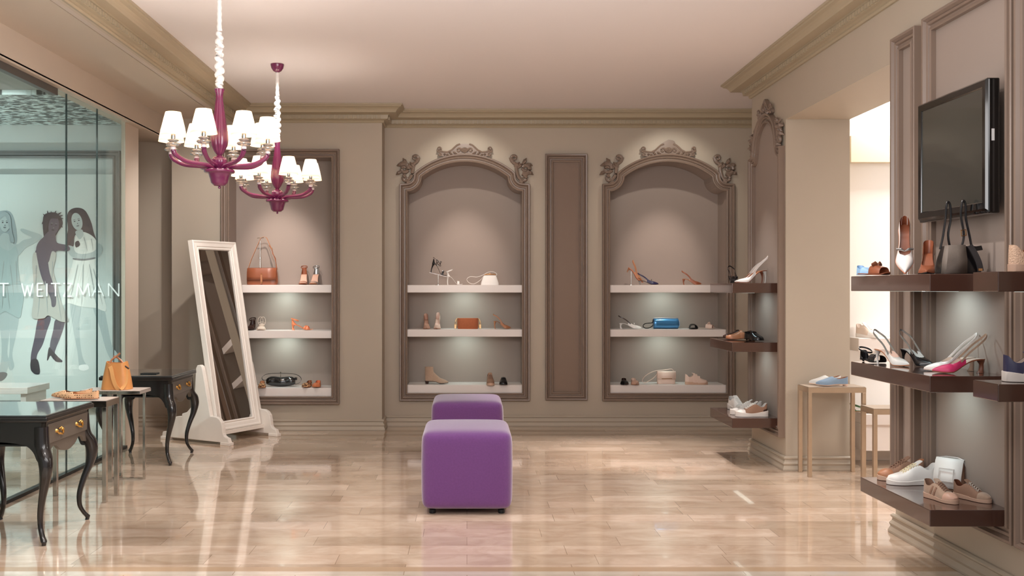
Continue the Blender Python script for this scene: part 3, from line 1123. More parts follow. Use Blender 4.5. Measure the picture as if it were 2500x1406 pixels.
f.poly(SD, [(96, 772), (124, 774), (114, 810), (104, 842), (91, 866), (90, 890), (98, 906), (90, 914), (78, 906), (75, 872), (84, 826)])
f.poly(SD, [(136, 780), (158, 783), (149, 820), (137, 850), (135, 864), (152, 880), (148, 884), (134, 880), (124, 866), (122, 842), (130, 806)])
f.poly(HD, [(120, 848), (130, 858), (150, 880), (150, 884), (136, 882), (124, 868), (118, 878), (115, 878)])
f.poly(HD, [(76, 880), (92, 878), (98, 908), (90, 914), (76, 904)])
f.poly(HD, [(106, 542), (110, 530), (118, 523), (132, 521), (146, 526), (153, 540), (152, 552), (142, 566), (124, 598), (112, 592), (106, 568)])
for a, b, c, d in ((112, 528, 105, 522), (118, 524, 116, 514), (126, 522, 125, 515), (134, 521, 138, 514), (142, 524, 151, 518), (146, 528, 155, 525), (148, 533, 156, 534), (107, 540, 103, 548), (147, 545, 154, 556), (121, 592, 124, 612), (113, 588, 112, 606)):
    nx, ny = (d - b) * .14, (a - c) * .14
    f.poly(HD, [(a + nx, b + ny), ((a + c) / 2 + nx, (b + d) / 2 + ny), (c, d), ((a + c) / 2 - nx, (b + d) / 2 - ny), (a - nx, b - ny)])
f.poly(SD, [(118, 566), (136, 572), (140, 592), (164, 598), (172, 606), (166, 613), (138, 613), (132, 640), (104, 640), (86, 628), (92, 604)])
f.poly(DB, [(80, 642), (84, 617), (96, 622), (106, 640), (120, 640), (128, 614), (138, 622), (131, 660), (139, 690), (146, 722), (158, 756), (168, 782), (150, 785), (120, 770), (108, 777), (80, 775), (82, 740), (84, 700)])
f.poly(SD, [(90, 604), (104, 582), (116, 584), (117, 620), (122, 662), (131, 692), (138, 724), (137, 746), (128, 748), (124, 726), (104, 680), (94, 640)])
for x0, y0, x1, y1 in ((100, 700, 94, 770), (112, 690, 118, 765), (140, 710, 150, 776), (130, 640, 128, 680), (90, 650, 88, 700)):
    f.poly(FO, [(x0 - .9, y0), (x0 + .9, y0), ((x0 + x1) / 2 + 1.3, (y0 + y1) / 2), (x1 + .3, y1), (x1 - .3, y1), ((x0 + x1) / 2 - .5, (y0 + y1) / 2)])
f.face(133, 551, 13, 22, SD, 8)
f.poly(HD, [(108, 530), (120, 520), (140, 520), (150, 532), (140, 534), (124, 536), (116, 560), (108, 566)])
f.done()
f = Fig()          # woman at the right, long dark hair, arms folded
f.poly(SL, [(172, 740), (198, 746), (194, 790), (196, 836), (203, 876), (216, 898), (206, 903), (194, 896), (189, 858), (178, 800)])
f.poly(SL, [(228, 752), (253, 756), (262, 790), (273, 842), (292, 872), (284, 892), (262, 862), (244, 800)])
f.poly(WH, [(194, 892), (212, 890), (217, 900), (205, 905), (194, 902)])
f.poly(HD, [(164, 528), (172, 512), (190, 507), (208, 514), (222, 540), (230, 570), (238, 592), (230, 600), (214, 592), (206, 570), (184, 574), (180, 600), (168, 604), (160, 590), (166, 562)])
f.poly(DC, [(184, 580), (202, 566), (228, 578), (240, 600), (237, 630), (232, 642), (246, 700), (260, 757), (234, 752), (196, 748), (168, 740), (149, 744), (164, 690), (178, 640), (180, 620)])
f.poly(SL, [(184, 566), (200, 560), (204, 574), (194, 584)])
f.poly(SL, [(166, 600), (178, 602), (186, 616), (206, 620), (232, 612), (240, 594), (250, 602), (248, 620), (234, 632), (204, 634), (176, 626), (165, 612)])
f.poly(GR, [(180, 630), (206, 632), (232, 628), (230, 632), (206, 636), (182, 634)])
f.poly(HD, [(184, 592), (192, 588), (196, 598), (186, 604)])
for x0, y0, x1, y1 in ((190, 650, 172, 730), (204, 650, 200, 742), (220, 650, 236, 745), (230, 660, 250, 740), (206, 580, 214, 612), (224, 584, 228, 610)):
    f.poly(FO, [(x0 - .9, y0), (x0 + .9, y0), ((x0 + x1) / 2 + 1.3, (y0 + y1) / 2), (x1 + .3, y1), (x1 - .3, y1), ((x0 + x1) / 2 - .5, (y0 + y1) / 2)])
f.face(189, 541, 13, 21.5, SL, -14)
f.poly(HD, [(168, 530), (176, 514), (196, 510), (210, 524), (204, 530), (186, 518), (174, 530), (172, 548)])
f.done()
# lettering across the shop glass picture: straight strokes only
GL = {'T': [((0, 1), (1, 1)), ((.5, 1), (.5, 0))], 'W': [((0, 1), (.27, 0)), ((.27, 0), (.5, .85)), ((.5, .85), (.73, 0)), ((.73, 0), (1, 1))],
      'E': [((0, 0), (0, 1)), ((0, 1), (1, 1)), ((0, .52), (.85, .52)), ((0, 0), (1, 0))], 'I': [((.5, 0), (.5, 1))], 'Z': [((0, 1), (1, 1)), ((1, 1), (0, 0)), ((0, 0), (1, 0))],
      'M': [((0, 0), (.12, 1)), ((.12, 1), (.5, .12)), ((.5, .12), (.88, 1)), ((.88, 1), (1, 0))], 'A': [((0, 0), (.5, 1)), ((.5, 1), (1, 0)), ((.2, .36), (.8, .36))],
      'N': [((0, 0), (0, 1)), ((0, 1), (1, 0)), ((1, 0), (1, 1))]}
lm = MB()
yl = -.028
for chx, x0, x1 in (('T', 0, 25), ('W', 57, 84), ('E', 95, 108), ('I', 114, 122), ('T', 128, 150), ('Z', 158, 178), ('M', 190, 222), ('A', 228, 256), ('N', 268, 293)):
    for (a, b), (c, d) in GL[chx]:
        p = Vector((xat(x0 + a * (x1 - x0), YPO), yl, zat(723 - b * 31, YPO)))
        q = Vector((xat(x0 + c * (x1 - x0), YPO), yl, zat(723 - d * 31, YPO)))
        lm.band([p, q], .011, .004, (q - p).cross(Vector((0, 1, 0))))
lm.build('lettering', mat('white_lettering', (250, 252, 251), .5, emit=(250, 252, 251), estr=.25), poster)  # letters given a faint glow of their own

t = thing('display_bench', 'low white bench in the shop window below the poster', 'bench', (xat(20, 7.7), 7.7, 0))
MB().box(-.34, .24, -.2, .2, .5, .55).build('bench_top', M_white, t, bevel=.003)
for x in (-.3, .2):
    MB().box(x - .02, x + .02, -.18, .18, 0, .5).build('leg', M_white, t)
# ------------------------------------------------------------------ shoes
LE = {}


def leather(nm, rgb, rough=.42, **k):
    LE[nm] = mat(nm + '_leather', rgb, rough, **k)


leather('tan', (176, 120, 86)); leather('cognac', (142, 82, 56), .36); leather('brown', (112, 66, 46)); leather('black', (22, 20, 22), .25)
leather('white', (238, 234, 230), .4); leather('cream', (226, 208, 194), .42); leather('orange', (222, 134, 92), .4); leather('silver', (170, 168, 166), .25, metal=.7)
leather('nude', (206, 166, 146), .4); leather('blush', (232, 206, 192), .42); leather('navy', (48, 48, 82), .4); leather('dusty_blue', (122, 144, 166), .8, noise=.1, nscale=120)
leather('suede_taupe', (176, 150, 130), .9, noise=.12, nscale=90, sheen=.3); leather('suede_rust', (150, 78, 42), .92, noise=.16, nscale=60, sheen=.3)
leather('suede_brown', (152, 118, 98), .9, noise=.1, nscale=100); leather('magenta', (206, 52, 106), .4); leather('pale_grey', (206, 204, 200), .4)
leather('metal_blue', (70, 128, 176), .24, metal=.55); leather('camel', (216, 150, 88), .46, noise=.05, nscale=30); leather('peach', (232, 176, 136), .5)
leather('gold', (220, 178, 128), .3, metal=.6); leather('dark_brown', (58, 38, 32), .3); leather('green', (62, 96, 56), .6); leather('sky', (150, 190, 226), .4)
leather('grey_grain', (118, 108, 100), .6, bump=.4, bscale=500)
RUB_W = mat('white_rubber', (232, 226, 220), .6)
RUB_T = mat('tan_rubber', (206, 172, 150), .6)
LACE_W = mat('white_laces', (236, 234, 230), .8)
LACE_B = mat('brown_laces', (140, 108, 90), .8)
LACE_D = mat('dark_laces', (96, 92, 84), .8)


def leopard():
    m = mat('leopard_print', (190, 140, 96), .5)
    nt = m.node_tree
    b = nt.nodes['Principled BSDF']
    tc = nt.nodes.new('ShaderNodeTexCoord')
    v = nt.nodes.new('ShaderNodeTexVoronoi')
    v.inputs['Scale'].default_value = 70
    cr = nt.nodes.new('ShaderNodeValToRGB')
    cr.color_ramp.interpolation = 'CONSTANT'
    cr.color_ramp.elements[0].color = srgb(150, 92, 56)
    e = cr.color_ramp.elements.new(.28)
    e.color = srgb(40, 26, 22)
    cr.color_ramp.elements[-1].position, cr.color_ramp.elements[-1].color = .5, srgb(214, 168, 124)
    nt.links.new(tc.outputs['Object'], v.inputs['Vector'])
    nt.links.new(v.outputs['Distance'], cr.inputs['Fac'])
    nt.links.new(cr.outputs['Color'], b.inputs['Base Color'])
    return m


LE['leopard'] = leopard()


def woven():
    m = mat('woven_leather', (224, 190, 164), .6)
    nt = m.node_tree
    b = nt.nodes['Principled BSDF']
    tc = nt.nodes.new('ShaderNodeTexCoord')
    v = nt.nodes.new('ShaderNodeTexVoronoi')
    v.inputs['Scale'].default_value = 150
    bp = nt.nodes.new('ShaderNodeBump')
    bp.inputs['Strength'].default_value = .8
    bp.inputs['Distance'].default_value = .004
    nt.links.new(tc.outputs['Object'], v.inputs['Vector'])
    nt.links.new(v.outputs['Distance'], bp.inputs['Height'])
    nt.links.new(bp.outputs['Normal'], b.inputs['Normal'])
    return m


LE['woven'] = woven()


def perforated():
    m = mat('perforated_suede', (224, 178, 136), .8)
    nt = m.node_tree
    b = nt.nodes['Principled BSDF']
    tc = nt.nodes.new('ShaderNodeTexCoord')
    v = nt.nodes.new('ShaderNodeTexVoronoi')
    v.inputs['Scale'].default_value = 80
    v.inputs['Randomness'].default_value = .25
    cr = nt.nodes.new('ShaderNodeValToRGB')
    cr.color_ramp.interpolation = 'CONSTANT'
    cr.color_ramp.elements[0].color = srgb(92, 62, 44)
    cr.color_ramp.elements[1].position, cr.color_ramp.elements[1].color = .3, srgb(226, 182, 140)
    nt.links.new(tc.outputs['Object'], v.inputs['Vector'])
    nt.links.new(v.outputs['Distance'], cr.inputs['Fac'])
    nt.links.new(cr.outputs['Color'], b.inputs['Base Color'])
    return m


LE['perforated'] = perforated()


class Last:
    """foot form: toe at +x, origin under the middle"""

    def __init__(s, L, W, H, point):
        s.L, s.H = L, H
        s.fbp = [(0, H), (.16, H * .985), (.3, H * .86 + .001), (.45, H * .5 + .004), (.58, H * .17 + .006), (.68, .007), (.85, .007), (1, .007 + (.004 if point else .01))]
        if point:
            s.wp = [(0, .0), (.025, .36), (.07, .54), (.15, .66), (.3, .6), (.45, .64), (.66, .98), (.74, .97), (.84, .68), (.93, .32), (.98, .1), (1, .0)]
        else:
            s.wp = [(0, .0), (.02, .38), (.06, .56), (.15, .7), (.3, .68), (.45, .74), (.66, .99), (.78, 1), (.88, .88), (.95, .62), (.985, .34), (1, .0)]
        s.hw = W / 2

    def x(s, t):
        return (t - .5) * s.L

    def z(s, t):
        return itp(t, s.fbp)

    def w(s, t):
        return s.hw * itp(t, s.wp)


TS = [0, .012, .03, .06, .1, .15, .21, .28, .35, .42, .48, .54, .6, .66, .72, .78, .83, .88, .92, .955, .98, .993, 1]


def sole_mb(la, th, extra=0.0, lift=0.0, flat=False, zt=None):
    mb = MB()
    rows = []
    for t in TS:
        zz = (zt(t) if zt else la.z(t)) + lift
        w = la.w(t) + extra
        xx = la.x(t) + (t - .5) * 2 * extra
        b = 0.0005 if flat else zz - th
        rows.append([(xx, -w, zz), (xx, w, zz), (xx, w * .97, b), (xx, -w * .97, b)])
    mb.grid(rows, True, True)
    return mb


def upper_mb(la, hp, op, t0=0.0, t1=1.0, shrink=1.0, lift=0.0, n=26, na=8, sq=.62):
    mb = MB()
    for s in (-1, 1):
        rows = []
        for i in range(n + 1):
            u = i / n
            t = t0 + (t1 - t0) * (u if t0 > 0 else u ** 1.3)
            o = max(0, min(1, itp(t, op)))
            am = PI / 2 * (.42 + .58 * o)
            h = itp(t, hp) / math.sin(am)
            w = la.w(t) * shrink
            row = []
            for j in range(na + 1):
                a = am * j / na
                row.append((la.x(t), s * w * max(0, math.cos(a)) ** sq, la.z(t) + lift + h * math.sin(a) * (.985 if shrink < 1 else 1)))
            rows.append(row)
        mb.grid(rows)
    return mb


def heel_mb(la, style, xt=None, tip=.005):
    """style: stiletto, kitten, block, flare"""
    mb = MB()
    H = la.H
    top = []
    c = la.x(.09)
    rx, ry = la.L * .085, la.w(.13) * .93
    bx = c + (-.004 if style in ('stiletto',) else 0.0) + (xt or 0)
    N = 8
    rows = []
    for i in range(N + 1):
        u = i / N
        if style == 'block':
            k = 1 - .3 * u
            sx, sy = rx * k, ry * k
        elif style == 'flare':
            k = (1 - u) ** 2 * .95 + .05
            sx, sy = max(rx * k, .0085 + .006 * u ** 6 + .0), max(ry * k, .009 + .008 * u ** 6)
        else:
            k = (1 - u) ** (4.5 if style == 'stiletto' else 3)
            sx, sy = rx * k + tip * (1 - k), ry * k + tip * (1 - k)
        z = (H - .004) * (1 - u) + .0005 * u
        x = c + (bx - c) * u - (.012 * la.L / .24 * math.sin(u * PI) if style in ('stiletto', 'kitten', 'flare') else 0) * .6
        rows.append([(x + sx * math.cos(2 * PI * j / 14), sy * math.sin(2 * PI * j / 14), z if i else z - .0 + 0) for j in range(14)])
    # follow the sloping seat at the top
    rows[0] = [(x, y, min(la.z((x / la.L) + .5), z + .004)) for x, y, z in rows[0]]
    mb.grid(rows, True, True)
    return mb


def strap_over(la, ta, tb, h, w, n=14, th=.002, lift=0.0):
    """band over the foot from the left edge at ta to the right edge at tb"""
    p = []
    for i in range(n + 1):
        u = i / n
        t = ta + (tb - ta) * u
        a = PI * u
        p.append((la.x(t), -la.w(t) * math.cos(a) * 1.01, la.z(t) + lift + h * math.sin(a) ** .75))
    return MB().band(p, w, th, (1, 0, -.15))


def shoe(kind, label, cat, px, Y, z, heading, L, H, up, lining='nude', sole='tan', heel=None, hs='stiletto', W=.078, point=True, group=None, tilt=None, name=None, strap=None, X=None, **k):
    nm = name or {'pump': 'pump_shoe', 'sling': 'slingback_shoe', 'sandal': 'heeled_sandal', 'sneaker': 'sneaker', 'loafer': 'loafer', 'flat': 'flat_shoe', 'slide': 'slide_sandal', 'boot': 'ankle_boot'}[kind]
    t = thing(nm, label, cat, (xat(px, Y) if X is None else X, Y, z + .0006), (0, 0, math.radians(heading)), group)
    if k.get('scale'):
        t.scale = (k['scale'],) * 3
    if tilt is not None:
        t.rotation_mode = 'XYZ'
        M = Matrix.Rotation(math.radians(heading), 4, 'Z') @ Matrix.Rotation(math.radians(tilt), 4, 'Y')
        t.rotation_euler = M.to_euler()
    la = Last(L, W, H, point)
    U, LI, SO = LE[up], LE[lining], (LE[sole] if isinstance(sole, str) else sole)
    HE = LE[heel] if heel else U
    st = LE[strap] if strap else U
    if kind == 'sneaker':
        la.fbp = [(0, .026), (.3, .023), (.65, .016), (.85, .016), (1, .022)]
        la.wp = [(0, 0), (.02, .48), (.06, .66), (.15, .8), (.3, .76), (.45, .8), (.66, 1), (.8, .96), (.9, .76), (.96, .5), (.99, .26), (1, 0)]
        chunk = k.get('chunk', 0)
        sole_mb(la, 0, .002 + chunk * .004, .003 + chunk * .01, True, (lambda t: la.z(t) + .006 * chunk * math.cos(t * 7))).build('sole', SO, t, smooth=True, bevel=.004, angle=50)
        hp = [(0, .075), (.06, .07), (.14, .05), (.24, .048), (.34, .066), (.44, .074), (.55, .062), (.7, .043), (.85, .032), (.95, .022), (1, .008)]
        op = [(0, .15), (.08, .1), (.2, .0), (.3, .2), (.4, .62), (.48, 1), (1, 1)]
        upper_mb(la, hp, op).build('upper', U, t, smooth=True, angle=80)
        upper_mb(la, hp, op, 0, .5, .93).build('lining', LI, t, smooth=True, angle=80)
        MB().band([(la.x(.31), 0, la.z(.3) + .088), (la.x(.35), 0, la.z(.36) + .084), (la.x(.42), 0, la.z(.42) + .074), (la.x(.5), 0, la.z(.5) + .066), (la.x(.62), 0, la.z(.6) + .05)], [.026, .036, .038, .034, .026], .004, (0, 1, 0)).build('tongue', LE[k.get('tongue', up)], t, smooth=True)
        lc = k.get('laces', LACE_W)
        if k.get('velcro'):
            for tt in (.46, .58):
                strap_over(la, tt, tt + .02, itp(tt, hp) + .006, .024, th=.004).build('strap', U, t)
            strap_over(la, .38, .4, .085, .02, th=.006).build('bow', U, t, smooth=True)
        elif lc:
            mb = MB()
            for i in range(6):
                tt = .40 + i * .052
                h = itp(tt, hp) + la.z(tt) + .004
                for q in (-1, 1):
                    mb.tube([(la.x(tt), q * -.02, h - .008), (la.x(tt + .02), 0, h + .001), (la.x(tt + .045), q * .019, h - .011)], .0026, 6)
            mb.build('laces', lc, t, smooth=True)
        # stitched overlays: heel counter and side panel stripes
        if k.get('counter'):
            upper_mb(la, [(0, .05), (.2, .03)], [(0, 0), (1, 0)], 0, .17, 1.035).build('heel_counter', LE[k['counter']], t, smooth=True)
        if k.get('toecap'):
            upper_mb(la, [(.7, .035), (.85, .033), (1, .01)], [(0, 1), (1, 1)], .74, 1, 1.03, .0035).build('toe_cap', LE[k['toecap']], t, smooth=True, angle=80)
        if k.get('stripe'):
            mb = MB()
            for q in (-1, 1):
                for tt in (.34, .46):
                    w = la.w(tt)
                    mb.band([(la.x(tt - .05), q * (w * 1.02), la.z(tt) + .006), (la.x(tt - .01), q * w * .98, la.z(tt) + .03), (la.x(tt + .02), q * w * .8, la.z(tt) + .052)], .012, .003, (1, 0, .4))
            mb.build('side_stripe', LE[k['stripe']], t)
        return t
    if kind in ('loafer', 'flat', 'boot'):
        la.fbp = [(0, H), (.3, H), (.5, H * .6 + .004), (.66, .01), (.85, .01), (1, .014)]
    so = sole_mb(la, .0045, .001).build('sole', SO, t)
    MB().add([p for tt in TS for p in ((la.x(tt), -la.w(tt) * .96, la.z(tt) + .001), (la.x(tt), la.w(tt) * .96, la.z(tt) + .001))],
             [(2 * i, 2 * i + 1, 2 * i + 3, 2 * i + 2) for i in range(len(TS) - 1)]).build('insole', LI, t, smooth=True)
    if H > .012:
        heel_mb(la, hs, k.get('xt'), k.get('tip', .005)).build('heel', HE, t, smooth=True, angle=50)
    if kind == 'pump':
        hp = [(0, .062), (.05, .058), (.14, .05), (.3, .032), (.48, .022), (.6, .026), (.68, .033), (.8, .026), (.92, .016), (1, .005)]
        op = [(0, .1), (.3, 0), (.5, .06), (.58, .22), (.63, .6), (.655, 1), (1, 1)]
        upper_mb(la, hp, op).build('upper', U, t, smooth=True, angle=80)
        upper_mb(la, hp, op, 0, .66, .95).build('lining', LI, t, smooth=True, angle=80)
        if k.get('bow'):
            mb = MB()
            for q in (-1, 1):
                mb.tube([(la.x(.6), 0, la.z(.6) + .036), (la.x(.58), q * .016, la.z(.58) + .042), (la.x(.56), q * .036, la.z(.56) + .034)], [.003, .009, .006], 8, sx=.6)
            mb.build('bow', LE[k['bow']], t, smooth=True)
    elif kind == 'sling':
        hp = [(.36, .012), (.48, .03), (.58, .03), (.66, .032), (.8, .026), (.92, .016), (1, .005)]
        op = [(.36, 0), (.5, .06), (.58, .24), (.63, .6), (.655, 1), (1, 1)]
        upper_mb(la, hp, op, .40, 1).build('upper', U, t, smooth=True, angle=80)
        upper_mb(la, hp, op, .40, .66, .95).build('lining', LI, t, smooth=True, angle=80)
        sh = k.get('sh', .05)
        p = [(la.x(.5), la.w(.5) * .97, la.z(.5) + .022), (la.x(.34), la.w(.34) * 1.02, la.z(.34) + .03 + sh * .1), (la.x(.16), la.w(.16) * 1.1, la.z(.16) + .03 + sh * .4), (la.x(.02), la.w(.1) * .8, la.H + .022 + sh * .8),
             (la.x(-.03), 0, la.H + .022 + sh)]
        p = p + [(a, -b, c) for a, b, c in reversed(p[:-1])]
        pc = cat_rom(p, 4)
        MB().band(pc, .0085, .0022, (.35, 0, 1)).build('heel_strap', st, t, smooth=True, angle=60)
        if k.get('bow'):
            mb = MB()
            for q in (-1, 1):
                mb.tube([(la.x(.66), 0, la.z(.66) + .036), (la.x(.66), q * .012, la.z(.66) + .042), (la.x(.66), q * .024, la.z(.66) + .037)], [.003, .008, .005], 8, sx=.7)
            mb.build('bow', LE[k['bow']], t, smooth=True)
        if k.get('side'):
            upper_mb(la, [(.3, .0), (.45, .034), (.7, .03), (.84, .016), (1, .0)], [(0, 0), (1, 0)], .34, .95, 1.02).build('side_panel', LE[k['side']], t, smooth=True)
    elif kind == 'sandal':
        strap_over(la, .74, .72, k.get('bh', .03), k.get('bw', .02)).build('toe_strap', U, t, smooth=True)
        if k.get('cross'):
            strap_over(la, .6, .8, .034, .012).build('cross_strap', U, t, smooth=True)
            strap_over(la, .8, .6, .036, .012).build('cross_strap', U, t, smooth=True)
        ah = k.get('ah', .068)
        c = Vector((la.x(.14), 0, la.H + ah))
        rr = la.w(.15) * 1.12
        ring = [(c.x - .003 + rr * 1.25 * math.cos(a) + .006, c.y + rr * math.sin(a), c.z + k.get('at', -.012) * math.cos(a)) for a in [2 * PI * q / 22 for q in range(22)]]
        MB().band(ring, k.get('aw', .009), .002, (0, 0, 1), True).build('ankle_strap', U, t, smooth=True)
        if k.get('counter', True):
            upper_mb(la, [(0, ah * .98), (.06, ah * .9), (.12, ah * .4), (.2, .004)], [(0, 0), (1, 0)], 0, .2, 1.0).build('heel_counter', U, t, smooth=True)
        if k.get('lace'):
            for q in range(3):
                a0 = q * 2.1
                MB().tube([(la.x(.36) + (.02 + .004 * q) * math.cos(a), .016 * math.sin(a0) + .02 * math.sin(a), la.z(.36) + .036 + .024 * math.sin(a + a0)) for a in [2 * PI * i / 16 for i in range(16)]], .0022, 6, True).build('lace', U, t, smooth=True)
        if k.get('loops'):
            for q in (-1, 1):
                MB().tube([(la.x(.2) + .018 * q * .3, q * .012 + .024 * math.cos(a), la.H + .052 + .04 * math.sin(a)) for a in [2 * PI * i / 20 for i in range(20)]], .0018, 6, True).build('loop', U, t, smooth=True)
        if k.get('jewel'):
            MB().lathe([(.002, -.006), (.011, -.002), (.011, .004), (.003, .008)], 10, (la.x(.74), 0, la.z(.74) + .034), 5, .2).build('jewel', LE['silver'], t)
    elif kind == 'slide':
        bw = k.get('bw', .06)
        upper_mb(la, [(.4, .034), (.62, .042), (.8, .034), (.92, .03)], [(0, 1), (1, 1)], .46, .86, 1.03).build('vamp_band', U, t, smooth=True, angle=80, solid=.003)
        if k.get('bow'):
            mb = MB()
            for q in (-1, 1):
                mb.tube([(la.x(.66), 0, .05), (la.x(.63), q * .016, .056), (la.x(.6), q * .034, .052)], [.006, .014, .007], 8, sx=.5)
            mb.lathe([(.002, -.009), (.008, -.005), (.008, .005), (.002, .009)], 10, (la.x(.66), 0, .052))
            mb.build('bow', LE[k['bow']], t, smooth=True)
        if k.get('toeopen') is None:
            pass
    elif kind in ('loafer', 'flat'):
        if kind == 'loafer':
            hp = [(0, .05), (.06, .048), (.18, .04), (.34, .036), (.44, .046), (.5, .054), (.6, .048), (.75, .036), (.9, .026), (1, .012)]
            op = [(0, .15), (.15, 0), (.36, .05), (.43, .5), (.48, 1), (1, 1)]
        else:
            hp = [(0, .046), (.06, .044), (.18, .034), (.4, .026), (.58, .026), (.68, .036), (.8, .03), (.92, .02), (1, .008)]
            op = [(0, .12), (.2, 0), (.5, .06), (.58, .24), (.63, .6), (.655, 1), (1, 1)]
        upper_mb(la, hp, op).build('upper', U, t, smooth=True, angle=80)
        upper_mb(la, hp, op, 0, .6, .95).build('lining', LI, t, smooth=True, angle=80)
        if kind == 'loafer' and k.get('saddle', True):
            strap_over(la, .5, .5, .058, .018, th=.003).build('saddle_strap', U, t, smooth=True)
        if k.get('cap'):
            upper_mb(la, [(.7, .034), (.85, .03), (1, .01)], [(0, 1), (1, 1)], .76, 1, 1.03).build('toe_cap', LE[k['cap']], t, smooth=True, angle=80)
        if k.get('bow'):
            mb = MB()
            for q in (-1, 1):
                mb.tube([(la.x(.66), 0, .044), (la.x(.65), q * .012, .05), (la.x(.64), q * .024, .046)], [.003, .008, .005], 8, sx=.6)
            mb.build('bow', LE[k['bow']], t, smooth=True)
    elif kind == 'boot':
        hp = [(0, .07), (.1, .075), (.28, .085), (.4, .082), (.5, .066), (.65, .048), (.8, .036), (.92, .022), (1, .006)]
        op = [(0, 1), (1, 1)]
        upper_mb(la, hp, op).build('vamp', U, t, smooth=True, angle=80)
        rows = []
        for q, (zz, xa, xb, ww) in enumerate(((.03, 0.0, .5, .9), (.07, .005, .46, .88), (.10, .01, .40, .84), (.13, .0, .37, .88), (.165, -.01, .36, .94))):
            cx, rx = (la.x(xa) + la.x(xb)) / 2, (la.x(xb) - la.x(xa)) / 2
            rows.append([(cx + rx * math.cos(a), la.w(.3) * 1.18 * ww * math.sin(a), zz) for a in [2 * PI * i / 24 for i in range(24)]])
        rows += [[(x * .985, y * .94, z) for x, y, z in rows[-1]], [(x * .985, y * .9, z - .08) for x, y, z in rows[-1]]]
        MB().grid(rows, True, False).build('shaft', U, t, smooth=True, angle=80)
    return t


def shoe_stand(px, Y, z, h, label, plate=None, X=None):
    t = thing('shoe_stand', label, 'display stand', (xat(px, Y) if X is None else X, Y, z + .0005))
    MB().lathe([(.001, 0), (.032, 0), (.032, .004), (.002, .005)], 24).build('base', M_chrome, t, smooth=True, angle=40)
    MB().lathe([(.0032, .004), (.0032, h), (.001, h + .001)], 10).build('rod', M_chrome, t, smooth=True)
    if plate:
        MB().box(-plate / 2, plate / 2, -.014, .014, -.002, .002, Matrix.Translation((0, 0, h)) @ Matrix.Rotation(math.radians(14), 4, 'Y')).build('support_plate', M_crystal, t)
    return t


SHOE = 'shoe'
Z1, Z2, Z3 = 1.34, .918, .39
YL, YC = 9.19, 9.47
# ---- left recess
shoe('sandal', 'brown open-toe ankle-strap heel facing front, right of the brown flap bag', SHOE, 741, YL, Z1, -86, .2, .1, 'cognac', 'nude', 'cognac', hs='block', point=False, bw=.03, bh=.026)
shoe('sandal', 'tan lined heel with silver toe band, rightmost on the top shelf of the left recess', SHOE, 768, YL, Z1, -94, .2, .1, 'silver', 'nude', 'tan', 'silver', hs='block', point=False, bw=.03, bh=.026)
shoe('sandal', 'dark sandal half hidden by the white mirror frame', SHOE, 613, YL, Z2, -90, .2, .05, 'dark_brown', 'dark_brown', 'dark_brown', hs='block', point=False, ah=.05)
shoe('sandal', 'cream sandal with two thin standing strap loops', SHOE, 638, YL, Z2, -82, .2, .03, 'cream', 'cream', 'cream', hs='block', point=False, bw=.045, bh=.026, loops=True, ah=.03, aw=.004)
shoe('sandal', 'orange kitten-heel sandal with crossed straps, seen side on', SHOE, 738, YL, Z2, 0, .2, .052, 'orange', 'orange', 'orange', hs='flare', cross=True, ah=.045)
shoe('flat', 'leopard print flat peeping out behind the mirror, left of the black glossy bag', SHOE, 640, YL - .1, Z3, -80, .2, .01, 'leopard', 'tan', 'tan', W=.074)
shoe('flat', 'leopard flat with brown lining, between the black glossy bag and the orange flat', SHOE, 750, YL - .06, Z3, -98, .2, .01, 'leopard', 'cognac', 'tan', cap='leopard')
shoe('flat', 'shiny orange flat, rightmost on the lowest shelf of the left recess', SHOE, 774, YL - .06, Z3, -90, .2, .01, 'orange', 'orange', 'tan')
# ---- centre recess
shoe_stand(1070, YC, Z1, .1, 'thin chrome stand lifting the black strappy heel', .17)
shoe('sandal', 'black strappy heel with jewelled band raised on a thin stand', SHOE, 1070, YC, Z1 + .103, 0, .165, .09, 'black', 'black', 'black', W=.066, lace=True, jewel=True, ah=.045, tilt=14, aw=.004)
shoe('sandal', 'white ankle-strap stiletto standing next to the white clasp bag', SHOE, 1110, YC - .07, Z1, 0, .15, .085, 'white', 'blush', 'white', W=.068, ah=.05, at=.012)
shoe('pump', 'nude pointed pump facing front, leftmost on the middle shelf of the centre recess', SHOE, 1041, YC, Z2, -84, .21, .085, 'nude', 'nude', 'tan', W=.068)
shoe('pump', 'pale blush pump facing front, left of the rust suede box bag', SHOE, 1068, YC, Z2, -92, .21, .095, 'blush', 'blush', 'tan', W=.068)
shoe('sling', 'tan pointed slingback heel right of the rust suede box bag', SHOE, 1226, YC, Z2, -4, .165, .075, 'tan', 'brown', 'tan', hs='kitten', sh=.045, W=.07)
shoe('boot', 'taupe suede ankle boot with low dark heel', SHOE, 1066, YC - .02, Z3, 0, .225, .03, 'suede_taupe', 'tan', 'dark_brown', 'dark_brown', hs='block')
shoe('sneaker', 'small brown and pink lace-up trainer facing front on the lowest shelf of the centre recess', SHOE, 1197, YC - .1, Z3, -88, .19, .02, 'suede_brown', 'tan', RUB_T, W=.074, laces=LACE_B)
shoe('loafer', 'black patent loafer facing front beside the small brown trainer', SHOE, 1229, YC - .1, Z3, -92, .19, .014, 'black', 'black', 'black', point=False)
